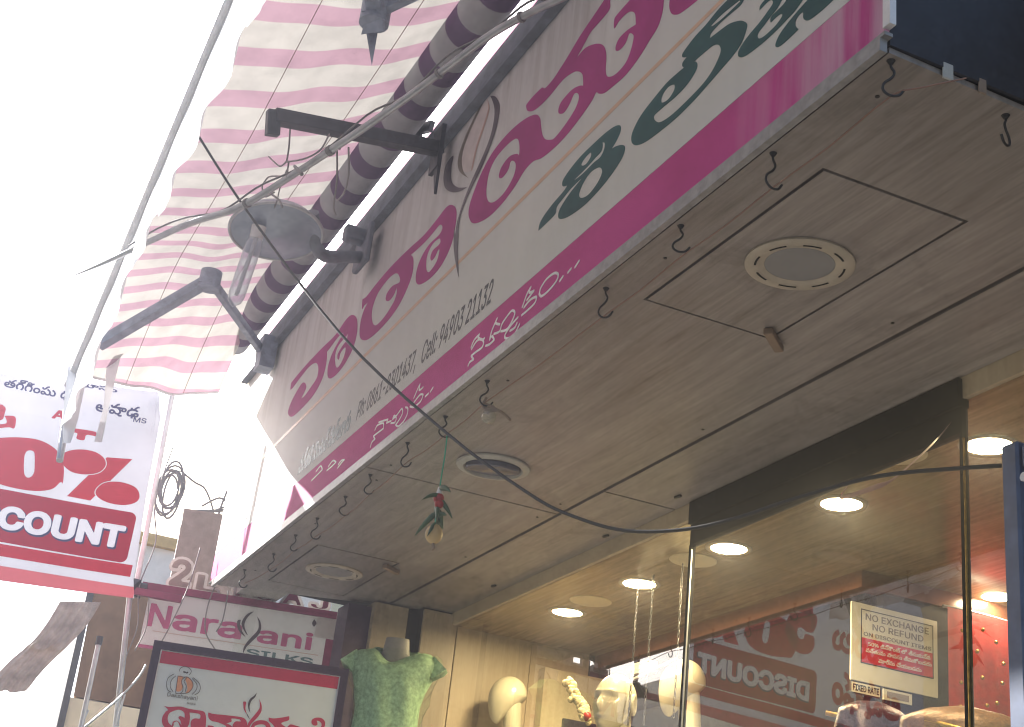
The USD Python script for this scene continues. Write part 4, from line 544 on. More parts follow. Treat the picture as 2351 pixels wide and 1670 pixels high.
sh.apply_transform(Rm); sh.apply_translation(LC); part(lp, "shade", sh, "lamp_shell", smooth=40)
rim = trimesh.creation.torus(.165, .006, 48, 10); rim.apply_transform(Rm); rim.apply_translation(LC + Rm[:3, :3] @ [0, 0, -.026]); part(lp, "rim", rim, "galv", smooth=60)
part(lp, "neck", wire([LC + Rm[:3, :3] @ np.array([.10, .10, .02]), (-4.62, 1.08, 3.99), (-4.74, 1.22, 4.07), (-4.80, 1.30, 4.12)], .024, 10), "frame_bluegrey", smooth=60)
part(lp, "clamp", [rbox(-4.87, -4.72, 1.275, 1.299, 4.07, 4.24, .006), rbox(-4.81, -4.76, 1.20, 1.28, 4.16, 4.22, .006)], "frame_bluegrey")
b0, b1 = np.array([-4.54, .83, 3.93]), np.array([-4.615, .81, 3.685])
t = np.linspace(0, 1, 14); rad = .030 * np.sqrt(np.clip(1 - ((t - .8) / .2).clip(0, 1) ** 2, 0.0004, 1)) * np.interp(t, [0, .1, 1], [.75, 1, 1])
part(lp, "bulb", tube([b0 + (b1 - b0) * q for q in t], rad, 20), "bulb_glass", smooth=60)
part(lp, "bulb_tube", [wire([b0 + [s, 0, 0], b0 * .5 + b1 * .5 + [s, 0, 0], b0 * .18 + b1 * .82 + [s * .8, 0, 0]], .0065, 8) for s in (-.011, .011)], "pvc_white", smooth=60)
part(lp, "socket", tube([b0 + [.012, .0, .045], b0], [.026, .024], 14), "pvc_white", smooth=60)
PIPE = [(-5.091, 0.300, 3.852), (-4.836, 0.410, 3.851), (-4.448, 0.579, 3.863), (-4.196, 0.688, 3.841), (-3.975, 0.784, 3.873), (-3.679, 0.912, 3.935), (-3.508, 0.987, 3.979), (-3.346, 1.057, 4.029), (-3.190, 1.125, 4.077), (-3.038, 1.191, 4.090), (-2.970, 1.220, 4.088), (-2.903, 1.249, 4.087)]
PR = [.002, .009, .012, .012, .011, .012, .0115, .011, .0115, .011, .011, .011]
ppth = cr(PIPE, 5, closed=False)
pp = thing("hanging_cable_bundle", "grey wrapped cable bundle slung slantwise below the awning in front of the lamp", "cable")
part(pp, "sleeve", tube(ppth, np.interp(np.linspace(0, 1, len(ppth)), np.linspace(0, 1, len(PR)), PR), 10), "galv", smooth=60)
part(pp, "thin_wire", tube(ppth[6:] + np.array([0, -.006, .02]) * (1 + .6 * np.sin(np.arange(len(ppth) - 6) * .7))[:, None], .0035, 6), "cable_grey", smooth=True)
part(pp, "tie", [tube([ppth[i] - (ppth[i + 1] - ppth[i]) * .12, ppth[i] + (ppth[i + 1] - ppth[i]) * .12], .0165, 10) for i in (16, 23, 34, 43)], "cable_grey")
CABLE = [(-4.164, .45, 4.105), (-4.212, .702, 3.87), (-3.68, .962, 3.273), (-3.251, 1.171, 2.888), (-2.965, 1.311, 2.673), (-2.84, 1.372, 2.606), (-2.725, 1.429, 2.565), (-2.587, 1.496, 2.551), (-2.468, 1.554, 2.562), (-2.374, 1.6, 2.582), (-2.239, 1.666, 2.605), (-2.153, 1.708, 2.61), (-2.03, 1.768, 2.602), (-1.964, 1.8, 2.596)]
solo("drop_cable", wire(CABLE, .0042, 8, 5), "cable_black", "thin black cable sagging from the awning bar across the sign to the blue post", "cable", smooth=True)
solo("awning_wire", wire([(-5.1, .25, 4.55), (-4.6, .36, 4.33), (-4.164, .45, 4.105)], .0015, 5, 4), "cable_grey", "hair thin wire rising from the awning's front bar into the white sky", "wire", smooth=True)
lw = thing("loose_wires", "tangle of thin loose wires dangling from the black bracket to the lamp", "wires")
for P, r in (([(-4.011, 0.770, 4.085), (-3.964, 0.770, 3.978), (-3.957, 0.770, 3.925), (-4.049, 0.770, 3.953), (-4.280, 0.770, 4.110)], 0.003),
             ([(-3.832, 0.860, 3.990), (-3.781, 0.830, 3.895), (-3.839, 0.800, 3.883), (-3.954, 0.770, 3.920)], 0.003),
             ([(-3.811, 0.900, 3.974), (-3.828, 0.900, 3.945)], 0.003),
             ([(-3.973, 0.780, 3.937), (-3.960, 0.780, 3.872), (-4.261, 0.780, 4.024), (-4.351, 0.780, 4.034), (-4.269, 0.780, 3.950), (-4.113, 0.780, 3.891)], 0.003),
             ([(-4.090, 0.950, 4.119), (-4.216, 1.000, 4.070), (-4.402, 1.050, 4.071), (-4.553, 1.100, 4.123)], 0.0035),
             ([(-4.006, 0.970, 4.073), (-4.146, 1.020, 4.059), (-4.369, 1.070, 4.116), (-4.659, 1.120, 4.237)], 0.0035),
             ([(-4.083, 0.800, 3.967), (-4.239, 0.820, 3.983), (-4.351, 0.840, 3.992), (-4.487, 0.860, 4.029)], 0.0025),
             ([(-3.866, 0.780, 3.862), (-3.739, 0.780, 3.769)], 0.006),
             ([(-4.313, 0.800, 3.996), (-4.120, 0.800, 3.874), (-4.039, 0.800, 3.808)], 0.004)):
    part(lw, "wire", wire(P, r, 5, 5), "cable_grey", smooth=True)

# ------------------------------------------------------------- hooks, string and garland under the soffit
hooks = [(-1.74, 1.37), (-2.11, 1.37), (-2.47, 1.37), (-2.84, 1.38), (-3.56, 1.38), (-3.90, 1.39), (-4.20, 1.38), (-4.59, 1.39), (-4.89, 1.40), (-5.23, 1.40), (-5.52, 1.40), (-5.87, 1.41), (-6.23, 1.38), (-1.76, 1.65)]
def hook_mesh(s=1.0, rot=0.):
    P = np.array([(0, 0, 0), (0, 0, -.012), (.006, 0, -.024), (.001, 0, -.036), (-.012, 0, -.048), (-.014, 0, -.062), (-.002, 0, -.073), (.014, 0, -.072), (.023, 0, -.060)]) * [1, 1, s]
    c, sn = math.cos(rot), math.sin(rot); P = P @ np.array([[c, -sn, 0], [sn, c, 0], [0, 0, 1]]).T
    return wire(P, .0026, 6, 4), tube([(0, 0, .002), (0, 0, -.006)], [.009, .004], 10)
hl = ["at the sign's dark corner", "second from the dark corner", "third from the dark corner", "left of the big hatch's near corner", "with the small hanging bulb", "holding the chilli charm's green string", "just left of the chilli string", "beside the soffit's cross joint", "just left of the soffit's cross joint", "above the small hatch's far corner", "over the small hatch's left side", "next to the last one on the left", "nearest to the sign's far left end", "on the far right side edge of the soffit"]
proto = None
for k, (x, y) in enumerate(hooks):
    s = 1 + .12 * math.sin(k * 2.3); rot = 1.1 + .45 * math.sin(k * 1.7)
    if k == 13: rot = 2.0 + math.pi
    h, base = hook_mesh(s, rot)
    t_ = thing("ceiling_hook", "black iron S hook under the soffit " + hl[k], "hook", "hooks along the soffit edge", loc=(x, y, Z0 - .001))
    part(t_, "hook_wire", h, "hook_iron", smooth=True); part(t_, "base_cup", base, "hook_iron", smooth=40)
hp = [(x - .010, y + .012, Z0 - .062 - .008 * math.sin(i)) for i, (x, y) in enumerate(hooks[:13])]
sp = []
for a, b in zip(hp[:-1], hp[1:]):
    a, b = np.array(a), np.array(b); sp += [a, (a + b) / 2 - [0, 0, .006]]
solo("hook_string", wire([(-1.66, 1.47, Z0 - .045), (-1.70, 1.41, Z0 - .064)] + sp + [hp[-1]], .0017, 5, 3), "string_red", "faded reddish string running from hook to hook under the soffit", "string", smooth=True)
gl = thing("chilli_garland", "lemon and green chilli charm hanging on a green string below the soffit", "charm")
G = np.array([-3.865, 1.39, 0])
part(gl, "string", wire([G + [0, 0, 3.135], G + [.004, 0, 3.06], G + [-.002, 0, 2.98], G + [.0, 0, 2.79]], .0022, 5, 4), "string_green", smooth=True)
def chili(c, d, L=.075, r=.0085, mat="chili_green"):
    d = np.array(d, float); d /= np.linalg.norm(d); t = np.linspace(0, 1, 8)
    P = [np.array(c) + d * L * q + np.array([0, 0, -.022]) * q * q for q in t]
    part(gl, "chilli", tube(P, r * np.array([.5, .95, 1, .95, .85, .65, .4, .12]), 8), mat, smooth=60)
Rt = np.array([.417, .903, .105])
gr_ = random.Random(5)
for k in range(11):
    z = 2.958 - .011 * k; an = k * 2.4 + gr_.uniform(-.5, .5)
    chili(G + [0, 0, z], np.array([math.cos(an), math.sin(an), gr_.uniform(-1.1, .25)]), gr_.uniform(.045, .078), gr_.uniform(.006, .0095))
part(gl, "red_bead", [trimesh.creation.icosphere(2, .017).apply_translation(G + [0, 0, 2.925]), trimesh.creation.icosphere(2, .014).apply_translation(G + [.01, .0, 2.905])], "chili_red", smooth=True)
part(gl, "white_knot", tube([G + [0, 0, 2.96], G + [0, 0, 2.938]], [.006, .011], 8), "pvc_white", smooth=True)
lm = trimesh.creation.icosphere(3, 1.0); lm.apply_scale([.026, .026, .030]); lm.apply_translation(G + [0, 0, 2.815]); part(gl, "lemon", lm, "lemon", smooth=True)
part(gl, "stem_tip", tube([G + [0, 0, 2.79], G + [.004, .004, 2.772], G + [.0, .0, 2.765]], [.006, .005, .002], 6), "tag_wood")
hb = thing("hanging_bulb", "small dusty clear bulb with a dried sprig hanging below the middle hook", "bulb")
b = trimesh.creation.icosphere(2, .021); b.apply_translation([-3.54, 1.39, 3.085]); part(hb, "bulb", b, "plastic_wrap", smooth=True)
part(hb, "sprig", [wire([(-3.56, 1.385, 3.15), (-3.57, 1.38, 3.125), (-3.55, 1.39, 3.10)], .004, 5, 4), hull([(-3.565, 1.385, 3.135), (-3.535, 1.40, 3.12), (-3.52, 1.41, 3.10), (-3.56, 1.38, 3.10), (-3.55, 1.42, 3.11)]),
     wire([(-3.55, 1.39, 3.12), (-3.52, 1.42, 3.10), (-3.50, 1.44, 3.075)], .004, 5, 3)], "tag_wood")

# ------------------------------------------------------------- signs on the left
EX = np.array([.208, .978, 0]); EX /= np.linalg.norm(EX); EN = np.array([EX[1], -EX[0], 0])
class SB(Board):
    def __init__(s, O): s.O, s.ex, s.ez, s.n = np.array(O, float), EX, np.array([0, 0, 1.]), EN
N = SB((-6.9, 1.3, 0))
nb = thing("name_sign", "white and pink sign reading Narayani SILKS hanging crosswise under the sign's far end", "sign")
part(nb, "board", N.mesh(sbox(-.20, 2.93, .665, 3.187), -.02, .02), "sign_white")
part(nb, "side_block", N.mesh(sbox(.666, 2.80, .80, 3.187), -.03, .026), "maroon")
part(nb, "top_rail", N.mesh(Polygon([(-.24, 3.188), (.70, 3.188), (.70, 3.222), (-.24, 3.222)]), -.02, .032), "maroon")
part(nb, "bottom_edge", N.mesh(sbox(-.20, 2.915, .665, 2.929), -.02, .022), "nar_pink")
for txt, x0, x1, y1 in (("N", -.182, -.078, 3.128), ("ara", -.066, .262, 3.098), ("ani", .338, .602, 3.103)):
    part(nb, "lettering", N.mesh(fit(glyphs(txt, 3), x0, x1, 3.018, y1), .0006), "nar_pink")
part(nb, "emblem", N.mesh(unary_union(traced("n_stem")), .0012), "print_stem")
part(nb, "lettering", N.mesh(fit(glyphs("SILKS", 3), .30, .622, 2.948, 2.984), .0006), "print_slate")
part(nb, "underline", N.mesh(Polygon([(-.15, 2.998), (.64, 3.000), (.64, 3.003), (-.15, 3.000)]), .0006), "vein" if 0 else "print_vein")
# cut-out letters standing on the rail, seen from behind
cl = thing("cutout_letters", "row of pale cut-out acrylic letters standing on the maroon rail above the name sign", "letters")
for (u, w, h, ch) in ((-.13, .11, .15, "2"), (.0, .12, .09, "L"), (.16, .10, .07, "T"), (.29, .10, .07, "U"), (.42, .11, .08, "A"), (.56, .10, .07, "J")):
    g = fit(glyphs(ch, 9), u, u + w, 3.224, 3.224 + h)
    part(cl, "letter_face", N.mesh(g.buffer(.006), -.03, .010), "plastic_letters"); part(cl, "letter_core", N.mesh(g.buffer(-.008), -.018, .004), "maroon" if u > .1 else "grey_board")
part(cl, "letter_face", N.mesh(sbox(.62, 3.10, .75, 3.20).buffer(.012), -.01, .012), "plastic_letters")
D_ = SB((-6.0, 1.026, 0))
dk = thing("lightbox_sign", "white lightbox sign in a dark purple frame with red Telugu lettering and a round emblem", "sign")
fr = sbox(-.012, 1.75, .795, 2.775).difference(sbox(.021, 1.79, .763, 2.742))
part(dk, "frame", D_.mesh(fr, -.09, .10), "purple_dark")
part(dk, "face", D_.mesh(sbox(.021, 1.79, .763, 2.742), -.05, .05), "board_white")
part(dk, "keyline", D_.mesh(sbox(.021, 1.79, .763, 2.744).difference(sbox(.0245, 1.795, .7595, 2.7405)), .0004), "print_text_white")
part(dk, "red_band", D_.mesh(sbox(.026, 2.688, .758, 2.738), .0004), "crimson")
for g in traced("d_red"): part(dk, "letter", D_.mesh(g, .0008), "crimson")
for k, mt, nm in (("d_black", "print_stem", "emblem_leaf"), ("d_orange", "orange_print", "emblem_fill"), ("d_line", "print_stem", "emblem_line"), ("d_dot", "print_stem", "emblem_dot")):
    for g in traced(k): part(dk, nm, D_.mesh(g, .0008 + (.0014 if k == "d_line" else 0)), mt)
part(dk, "small_name", D_.mesh(fit(glyphs("Dakshayani", 0), .082, .203, 2.556, 2.576), .0008), "print_leafline")
part(dk, "small_name", D_.mesh(fit(glyphs("Silks", 0), .165, .20, 2.541, 2.549), .0008), "print_leafline")

# discount banner: a loose flex sheet
BN = SB((-6.519, .819, 0))
ban = thing("discount_banner", "white flex banner with red 50% DISCOUNT print hanging beside the awning's end", "banner")
def bend(m):
    """the sheet's slack folds."""
    v = np.array(m.vertices); u = (v - BN.O) @ EX; w = v[:, 2]
    top = np.clip((w - 3.80) / .25, 0, 1)
    d = .010 * np.sin(5 * u + 1.5 * w) + .016 * top * np.sin(26 * w + 7 * u) + .010 * np.sin(9 * w - 3 * u) * .5
    v = v + EN * d[:, None]; return trimesh.Trimesh(v, m.faces, process=False)
def bsub(m, L=.03):
    v, f = trimesh.remesh.subdivide_to_size(m.vertices, m.faces, L, max_iter=8); return trimesh.Trimesh(v, f, process=False)
def bpart(name, g, off, mat, d=.0012, label=None):
    if name != "sheet": PRN.append(g)
    part(ban, name, bend(bsub(BN.mesh(g, off, d), .04)), mat, label=label)
PRN = []
sheet = Polygon([(-1.75, 2.99), (-.43, 3.02), (.155, 3.035), (.135, 3.12), (.112, 3.5), (.10, 3.88), (.065, 4.02), (-.32, 3.99), (-.63, 3.97), (-1.75, 4.02)])
pill = sbox(-.82 + .03, 3.19 + .03, .088 - .03, 3.425 - .03).buffer(.03)
word = glyphs("DISCOUNT", 7); wt = fit(word, -.765, .055, 3.248, 3.358)
shd = affinity.translate(wt.buffer(.003), .005, -.006).difference(wt)
bpart("red_plate", affinity.rotate(pill, -.4).difference(wt.buffer(.0002)).difference(shd), .0006, "banner_pill")
bpart("lettering_shadow", shd, .0006, "banner_navy")
ov = [Polygon(cr([(-0.296, 3.6097), (-0.281, 3.6496), (-0.2247, 3.6736), (-0.156, 3.6743), (-0.1096, 3.6514), (-0.0953, 3.6167), (-0.1214, 3.5785), (-0.1858, 3.5594), (-0.2488, 3.5665)], 4)), Polygon([(-0.0973, 3.6582), (0.0149, 3.6684), (-0.1266, 3.4453), (-0.2302, 3.4473)]), Polygon(cr([(-0.1133, 3.4937), (-0.0847, 3.5357), (-0.0196, 3.5526), (0.0516, 3.5417), (0.0803, 3.5099), (0.0756, 3.4759), (0.0291, 3.4516), (-0.0387, 3.4484), (-0.0933, 3.4643)], 4))]
ov[1] = ov[1].difference(ov[0].buffer(.004)).difference(ov[2].buffer(.004))
for g in ov: bpart("percent_sign", g, .0008, "banner_red")
for g in traced("b_red")[2:]: bpart("figure", g.intersection(sbox(-1.6, 3.43, .2, 4)), .0008, "banner_red")
five = fit(glyphs("5", 8), -.80, -.57, 3.50, 3.82); bpart("figure", five, .0008, "banner_red")
bpart("small_word", fit(glyphs("AT", 5), -.38, -.27, 3.80, 3.845), .0010, "banner_red")
bpart("stripe", sbox(-1.3, 3.128, .118, 3.182), .0006, "banner_red"); bpart("stripe", sbox(-1.75, 3.022, .15, 3.085).intersection(sheet), .0006, "banner_sunlit_pink")
tl = [("తగ్గింపు ధర", -.62, -.28, 3.90, 3.96), ("ఆషాఢ", -.20, .0, 3.865, 3.925), ("మాసం", -.30, -.12, 3.975, 4.0), ("MS", -.02, .04, 3.85, 3.875)]
for s_, a, b, c, d in tl: bpart("small_line", fit(glyphs(s_, 2, TEL if ord(s_[0]) > 500 else "Inter.woff2"), a, b, c, d), .0010, "banner_navy")
for s_, a, b, c, d in (("ఆషాఢం", -1.55, -.95, 3.25, 3.48), ("ఆఫర్లు", -1.55, -.95, 3.56, 3.78)): bpart("big_word", fit(glyphs(s_, 4, TEL), a, b, c, d), .0010, "banner_red")
bpart("small_line", fit(glyphs("వస్త్రాలపై", 3, TEL), -1.50, -1.0, 3.10, 3.19), .0010, "banner_navy")
bpart("sheet", sheet.difference(unary_union([g.buffer(.0002) for g in PRN])), .0006, "banner_white")
# pole the banner is tied to, and rail with its clamp
bp = thing("banner_pole", "thin galvanised pole with a clamp joint beside the banner's lower corner", "pole")
part(bp, "pole", tube([(-6.92, 1.01, 3.17), (-6.97, 1.12, 2.2), (-7.0, 1.16, .12)], .014, 10), "galv", smooth=60)
part(bp, "upper_pole", tube([(-6.90, 1.03, 3.17), (-6.88, 1.0, 4.2)], .013, 10), "pvc_white", smooth=60)
part(bp, "clamp", [tube([(-6.915, .96, 3.175), (-6.89, 1.08, 3.175)], .030, 10), hull([(-6.93, .98, 3.14), (-6.86, .98, 3.14), (-6.93, 1.05, 3.20), (-6.86, 1.04, 3.21), (-6.9, 1.0, 3.22), (-6.9, 1.06, 3.13)])], "steel_dark")
part(bp, "cross_rail", bar((-6.97, .70, 3.165), (-6.83, 1.24, 3.150), .03, .034), "maroon")
# wires along the pole
pw = thing("pole_wires", "thin wires dangling down beside the banner pole and across the name sign", "wires")
for P in ([(-6.88, 1.06, 3.9), (-6.87, 1.03, 3.6), (-6.86, 1.07, 3.4), (-6.87, 1.04, 3.18), (-6.87, 1.07, 3.0), (-6.88, 1.05, 2.85)], [(-6.86, 1.09, 3.15), (-6.86, 1.11, 3.0), (-6.86, 1.08, 2.88)],
          [(-6.78, 1.27, 3.4), (-6.78, 1.25, 3.2), (-6.77, 1.2, 3.0), (-6.78, 1.17, 2.9)], [(-6.70, 1.36, 3.22), (-6.69, 1.34, 3.10), (-6.69, 1.36, 2.98), (-6.66, 1.47, 2.86)], [(-6.68, 1.42, 3.20), (-6.68, 1.42, 3.06), (-6.68, 1.40, 3.0)]):
    part(pw, "wire", wire(P, .0032, 5, 5), "cable_grey", smooth=True)
ac = solo("acrylic_sheet", hull([(-6.72, 1.50, 3.19), (-6.70, 1.585, 3.20), (-6.72, 1.50, 2.72), (-6.69, 1.56, 2.73), (-6.725, 1.50, 3.19), (-6.705, 1.585, 3.20), (-6.725, 1.5, 2.72), (-6.695, 1.56, 2.73)]), "clear_acrylic", "clear acrylic strip hanging in front of the name sign", "acrylic strip")

# ------------------------------------------------------------- behind, at the left
nbld = thing("cream_building", "sunlit cream plastered building rising behind the discount banner", "building")
part(nbld, "wall", bx(-17, -9.6, 2.30, 5.0, 0, 6.9), "cream_wall")
lb = thing("low_wall", "pale grey plaster wall with an ochre ledge between banner and grey board", "wall")
part(lb, "wall", bx(-9.6, -9.0, 1.22, 2.6, 0, 3.93), "grey_plaster"); part(lb, "ledge", bx(-9.62, -8.95, 1.20, 2.6, 3.932, 4.0), "ochre")
gb = solo("wall_board_panel", hull([(-7.25, 1.24, 3.71), (-7.25, 1.24, 3.22), (-7.17, 1.60, 3.71), (-7.17, 1.60, 3.2), (-7.27, 1.24, 3.71), (-7.27, 1.24, 3.22), (-7.19, 1.6, 3.71), (-7.19, 1.6, 3.2)]), "grey_board", "plain grey brown board standing behind the sign's far end", "board")
co = thing("cable_coil", "coil of grey cable loops hung against the cream wall beside the banner", "cable coil")
for k in range(7):
    a = np.linspace(0, 2 * np.pi, 20); w, h = .055 + .012 * math.sin(k * 2.1), .115 + .02 * math.cos(k * 1.3)
    c0 = np.array([-7.5, 1.19 + .02 * math.sin(k * 3), 3.89 - .01 * k])
    part(co, "loop", tube(c0 + np.outer(np.cos(a) * w, EX) + np.outer(np.sin(a) * h, [0, 0, 1]) + np.outer(a * .002, EN), .0055, 6), "cable_grey", smooth=True)
part(co, "tail", [wire([(-7.5, 1.22, 3.98), (-7.48, 1.30, 3.93), (-7.46, 1.36, 3.90), (-7.45, 1.42, 3.80), (-7.44, 1.44, 3.72)], .005, 6, 5), wire([(-7.4, 1.52, 4.1), (-7.42, 1.47, 3.9), (-7.43, 1.45, 3.75), (-7.43, 1.44, 3.5)], .006, 6, 5),
     wire([(-7.45, 1.36, 3.80), (-7.43, 1.44, 3.86), (-7.42, 1.50, 3.83), (-7.43, 1.42, 3.78), (-7.44, 1.38, 3.74)], .005, 6, 5), wire([(-7.45, 1.32, 3.76), (-7.42, 1.49, 3.80)], .008, 6, 3)], "cable_grey", smooth=True)
bw = thing("brown_shack", "brown timber shack wall with a pale lower panel far left behind the poles", "shack")
part(bw, "wall", hull([(-9.0, 1.10, 3.62), (-9.0, 1.12, 2.95), (-8.85, 1.75, 3.60), (-8.85, 1.78, 2.93), (-9.5, 1.2, 3.6), (-9.5, 1.2, 2.95), (-9.4, 1.8, 3.6), (-9.4, 1.8, 2.95)]), "brown_wall")
part(bw, "lower_panel", hull([(-9.0, 1.10, 2.94), (-8.85, 1.78, 2.92), (-9.0, 1.13, .1), (-8.85, 1.8, .1), (-9.4, 1.2, 2.94), (-9.4, 1.2, .1)]), "cream_wall")
part(bw, "post", bx(-9.02, -8.97, 1.06, 1.10, .1, 3.60), "steel_dark")
sr = thing("tin_roof", "torn sloping corrugated tin roof edge at the far left", "roof")
ns, nq = 40, 26
for k in range(2):
    V = []
    for i in range(ns):
        u = i / (ns - 1); S = .52 * k + .56 * u
        for j in range(nq):
            q = j / (nq - 1); rag = (.03 * (meshkit.noise(np.array([S * 9, 0., k])) - .5) if j < 3 else 0) + (.07 * (meshkit.noise(np.array([S * 7, 5., k])) - .5) if j > nq - 4 else 0)
            Q = q + rag
            V.append([-8.5 - .03 * k - .007 * math.sin(q * 34) - .05 * q, 1.09 - .25 * S - .21 * Q + .02 * math.sin(5 * S), 3.42 - .52 * S - .03 * Q + (.03 * (meshkit.noise(np.array([Q * 6, 2., k])) - .5) if i > ns - 4 else 0)])
    V = np.array(V); Fq = np.array([[i * nq + j, (i + 1) * nq + j, (i + 1) * nq + j + 1, i * nq + j + 1] for i in range(ns - 1) for j in range(nq - 1)])
    part(sr, "sheet", cat([(V, Fq), (V - [.012, 0, 0], Fq[:, ::-1])]), "tin", smooth=40)
p_ = thing("thin_post", "slim grey pipe post left of the lightbox sign", "post")
part(p_, "shaft", tube([(-7.0, .93, 2.93), (-7.0, .96, .1)], .012, 8), "galv", smooth=60); part(p_, "cap", tube([(-7.0, .93, 2.94), (-7.0, .93, 2.90)], .016, 8), "steel_dark")
rk = thing("wire_rack", "bent wire rack at the street edge beside the lightbox sign", "rack")
for P in ([(-7.0, .95, 2.52), (-6.9, 1.06, 2.66), (-6.85, 1.12, 2.76), (-6.84, 1.14, 2.82)], [(-7.0, .93, 2.50), (-6.85, 1.16, 2.52)], [(-7.02, .93, 2.5), (-7.0, .95, 2.6)], [(-6.9, 1.07, 2.5), (-6.88, 1.08, 2.68)]):
    part(rk, "rod", wire(P, .005, 6, 4), "galv", smooth=True)

# ------------------------------------------------------------- post, ribbon
po = thing("blue_post", "blue painted steel post with a cross rail at the right edge before the glass", "post")
part(po, "upright", rbox(-1.955, -1.912, 1.79, 1.835, .12, 2.63, .005), "blue_paint")
part(po, "cross_rail", rbox(-1.909, -.9, 1.795, 1.83, 2.575, 2.62, .005), "blue_paint")
part(po, "bolt", tube([(-1.89, 1.795, 2.55), (-1.89, 1.782, 2.55)], .009, 8), "galv")
solo("pink_ribbon", ribbon([(-2.76, 2.36, 3.07), (-2.72, 2.25, 2.96), (-2.66, 2.10, 2.83), (-2.60, 2.0, 2.77), (-2.45, 1.80, 2.66), (-2.30, 1.70, 2.62)], [.018, .020, .015, .022, .012, .010], (.5, .3, .8), .4), "ribbon_pink", "dusty pink ribbon tied from the black door header to the sagging cable", "ribbon", smooth=True)

# ------------------------------------------------------------- mannequins and wares in the window
def head_mesh(kind):
    m = trimesh.creation.icosphere(5, 1.0); v = np.array(m.vertices)
    x, y, z = v.T
    lo = np.clip(-z, 0, 1); hi = np.clip(z, 0, 1)
    w = 1 - .42 * lo ** 1.6
    X = x * .100 * (1 - .30 * lo ** 1.3) + .052 * lo ** 1.25 - .012 * hi
    back = np.clip(-x, 0, 1); X = X - .006 * back + back * lo * .055
    Y = y * .078 * w; Zz = z * np.where(z < 0, .140, .115)
    if kind == "face":
        fr_ = x > 0
        g = lambda cy, cz, sy, sz: np.exp(-((Y - cy) / sy) ** 2 - ((Zz - cz) / sz) ** 2) * fr_
        X = X - .016 * (g(.033, .006, .022, .012) + g(-.033, .006, .022, .012)) + .006 * (g(.033, .030, .026, .008) + g(-.033, .030, .026, .008))
        X = X + .022 * g(0, -.030, .010, .020) + .010 * g(0, -.005, .009, .020) + .006 * g(0, -.066, .020, .007) + .006 * g(0, -.100, .02, .015)
    return trimesh.Trimesh(np.c_[X, Y, Zz], m.faces, process=False)
def to_man(m): return m3.Manifold(m3.Mesh(np.asarray(m.vertices, np.float32), np.asarray(m.faces, np.uint32)))
def hullc(a, ra, b, rb):
    s = lambda c, r: trimesh.creation.icosphere(2, r).apply_translation(c).vertices
    return trimesh.convex.convex_hull(np.vstack([s(a, ra), s(b, rb)]))
def mannequin(loc, yaw, tilt, kind, label, dress, pitch=0., scale=1.):
    t_ = thing("mannequin", label, "mannequin", loc=loc)
    h = head_mesh(kind)
    h.apply_transform(trimesh.transformations.euler_matrix(tilt, pitch, 0, "sxyz"))
    parts = [to_man(h)]
    for a, ra, b, rb in (((-.032, 0, -.03), .050, (-.050, 0, -.20), .048), ((-.050, 0, -.20), .052, (-.045, .0, -.27), .075), ((-.035, .10, -.29), .060, (-.035, -.10, -.29), .060), ((-.035, .10, -.29), .058, (-.035, .165, -.32), .050), ((-.035, -.10, -.29), .058, (-.035, -.165, -.32), .050)):
        parts.append(to_man(hullc(a, ra, b, rb)))
    # one continuous chest, waist and hips below
    for a, b in ((((-.03, .09, -.34), (-.03, -.09, -.34)), ((-.02, .085, -.55), (-.02, -.085, -.55))), (((-.02, .085, -.55), (-.02, -.085, -.55)), ((-.03, .06, -.75), (-.03, -.06, -.75))), (((-.03, .06, -.75), (-.03, -.06, -.75)), ((-.04, .09, -1.0), (-.04, -.09, -1.0)))):
        s = lambda c, r: trimesh.creation.icosphere(2, r).apply_translation(c).vertices
        parts.append(to_man(trimesh.convex.convex_hull(np.vstack([s(a[0], .09), s(a[1], .09), s(b[0], .085), s(b[1], .085)]))))
    if kind == "face":
        for s in (-1, 1):
            e = trimesh.creation.torus(.024, .009, 24, 10); e.apply_scale([1, 1.35, 1]); e.apply_transform(trimesh.transformations.euler_matrix(math.pi / 2 + .0, 0, .35 * s, "sxyz")); e.apply_translation([-.012, s * .080, -.008]); parts.append(to_man(e))
            e2 = trimesh.creation.icosphere(2, 1.0); e2.apply_scale([.020, .006, .030]); e2.apply_translation([-.012, s * .076, -.008]); parts.append(to_man(e2))
    body = m3.Manifold.batch_boolean(parts, m3.OpType.Add)
    mm = body.to_mesh(); b = trimesh.Trimesh(mm.vert_properties[:, :3], mm.tri_verts)
    R_ = trimesh.transformations.rotation_matrix(yaw, [0, 0, 1]); b.apply_scale(scale); b.apply_transform(R_)
    part(t_, "body", b, "mannequin_cream", smooth=55)
    prof = []
    for z, rx, ry in ((-.30, .09, .13), (-.325, .115, .20), (-.36, .125, .215), (-.50, .135, .20), (-.75, .115, .155), (-1.0, .15, .19), (-1.6, .21, .26)):
        prof.append((z, rx, ry))
    a = np.linspace(0, 2 * np.pi, 36, endpoint=False); V = []
    for z, rx, ry in prof: V.append(np.c_[-.033 + rx * np.cos(a), ry * np.sin(a) * 1.0, np.full(36, z) + .012 * np.cos(2 * a)])
    V = np.vstack(V); Fq = [[i * 36 + k, i * 36 + (k + 1) % 36, (i + 1) * 36 + (k + 1) % 36, (i + 1) * 36 + k] for i in range(len(prof) - 1) for k in range(36)]
    d = trimesh.Trimesh(*meshkit.arrays((V, np.array(Fq)))[:2], process=False); d.apply_scale(scale); d.apply_transform(R_)
    part(t_, "dress", d, dress, smooth=50)
    part(t_, "stand_pole", tube([(0, 0, -1.0), (0, 0, .3 - loc[2])], .016, 10), "galv")
mannequin((-6.00, 2.605, 2.82), math.radians(-115), .12, "egg", "faceless cream mannequin with an egg shaped head, leftmost in the window", "red_cloth", .10, .84)
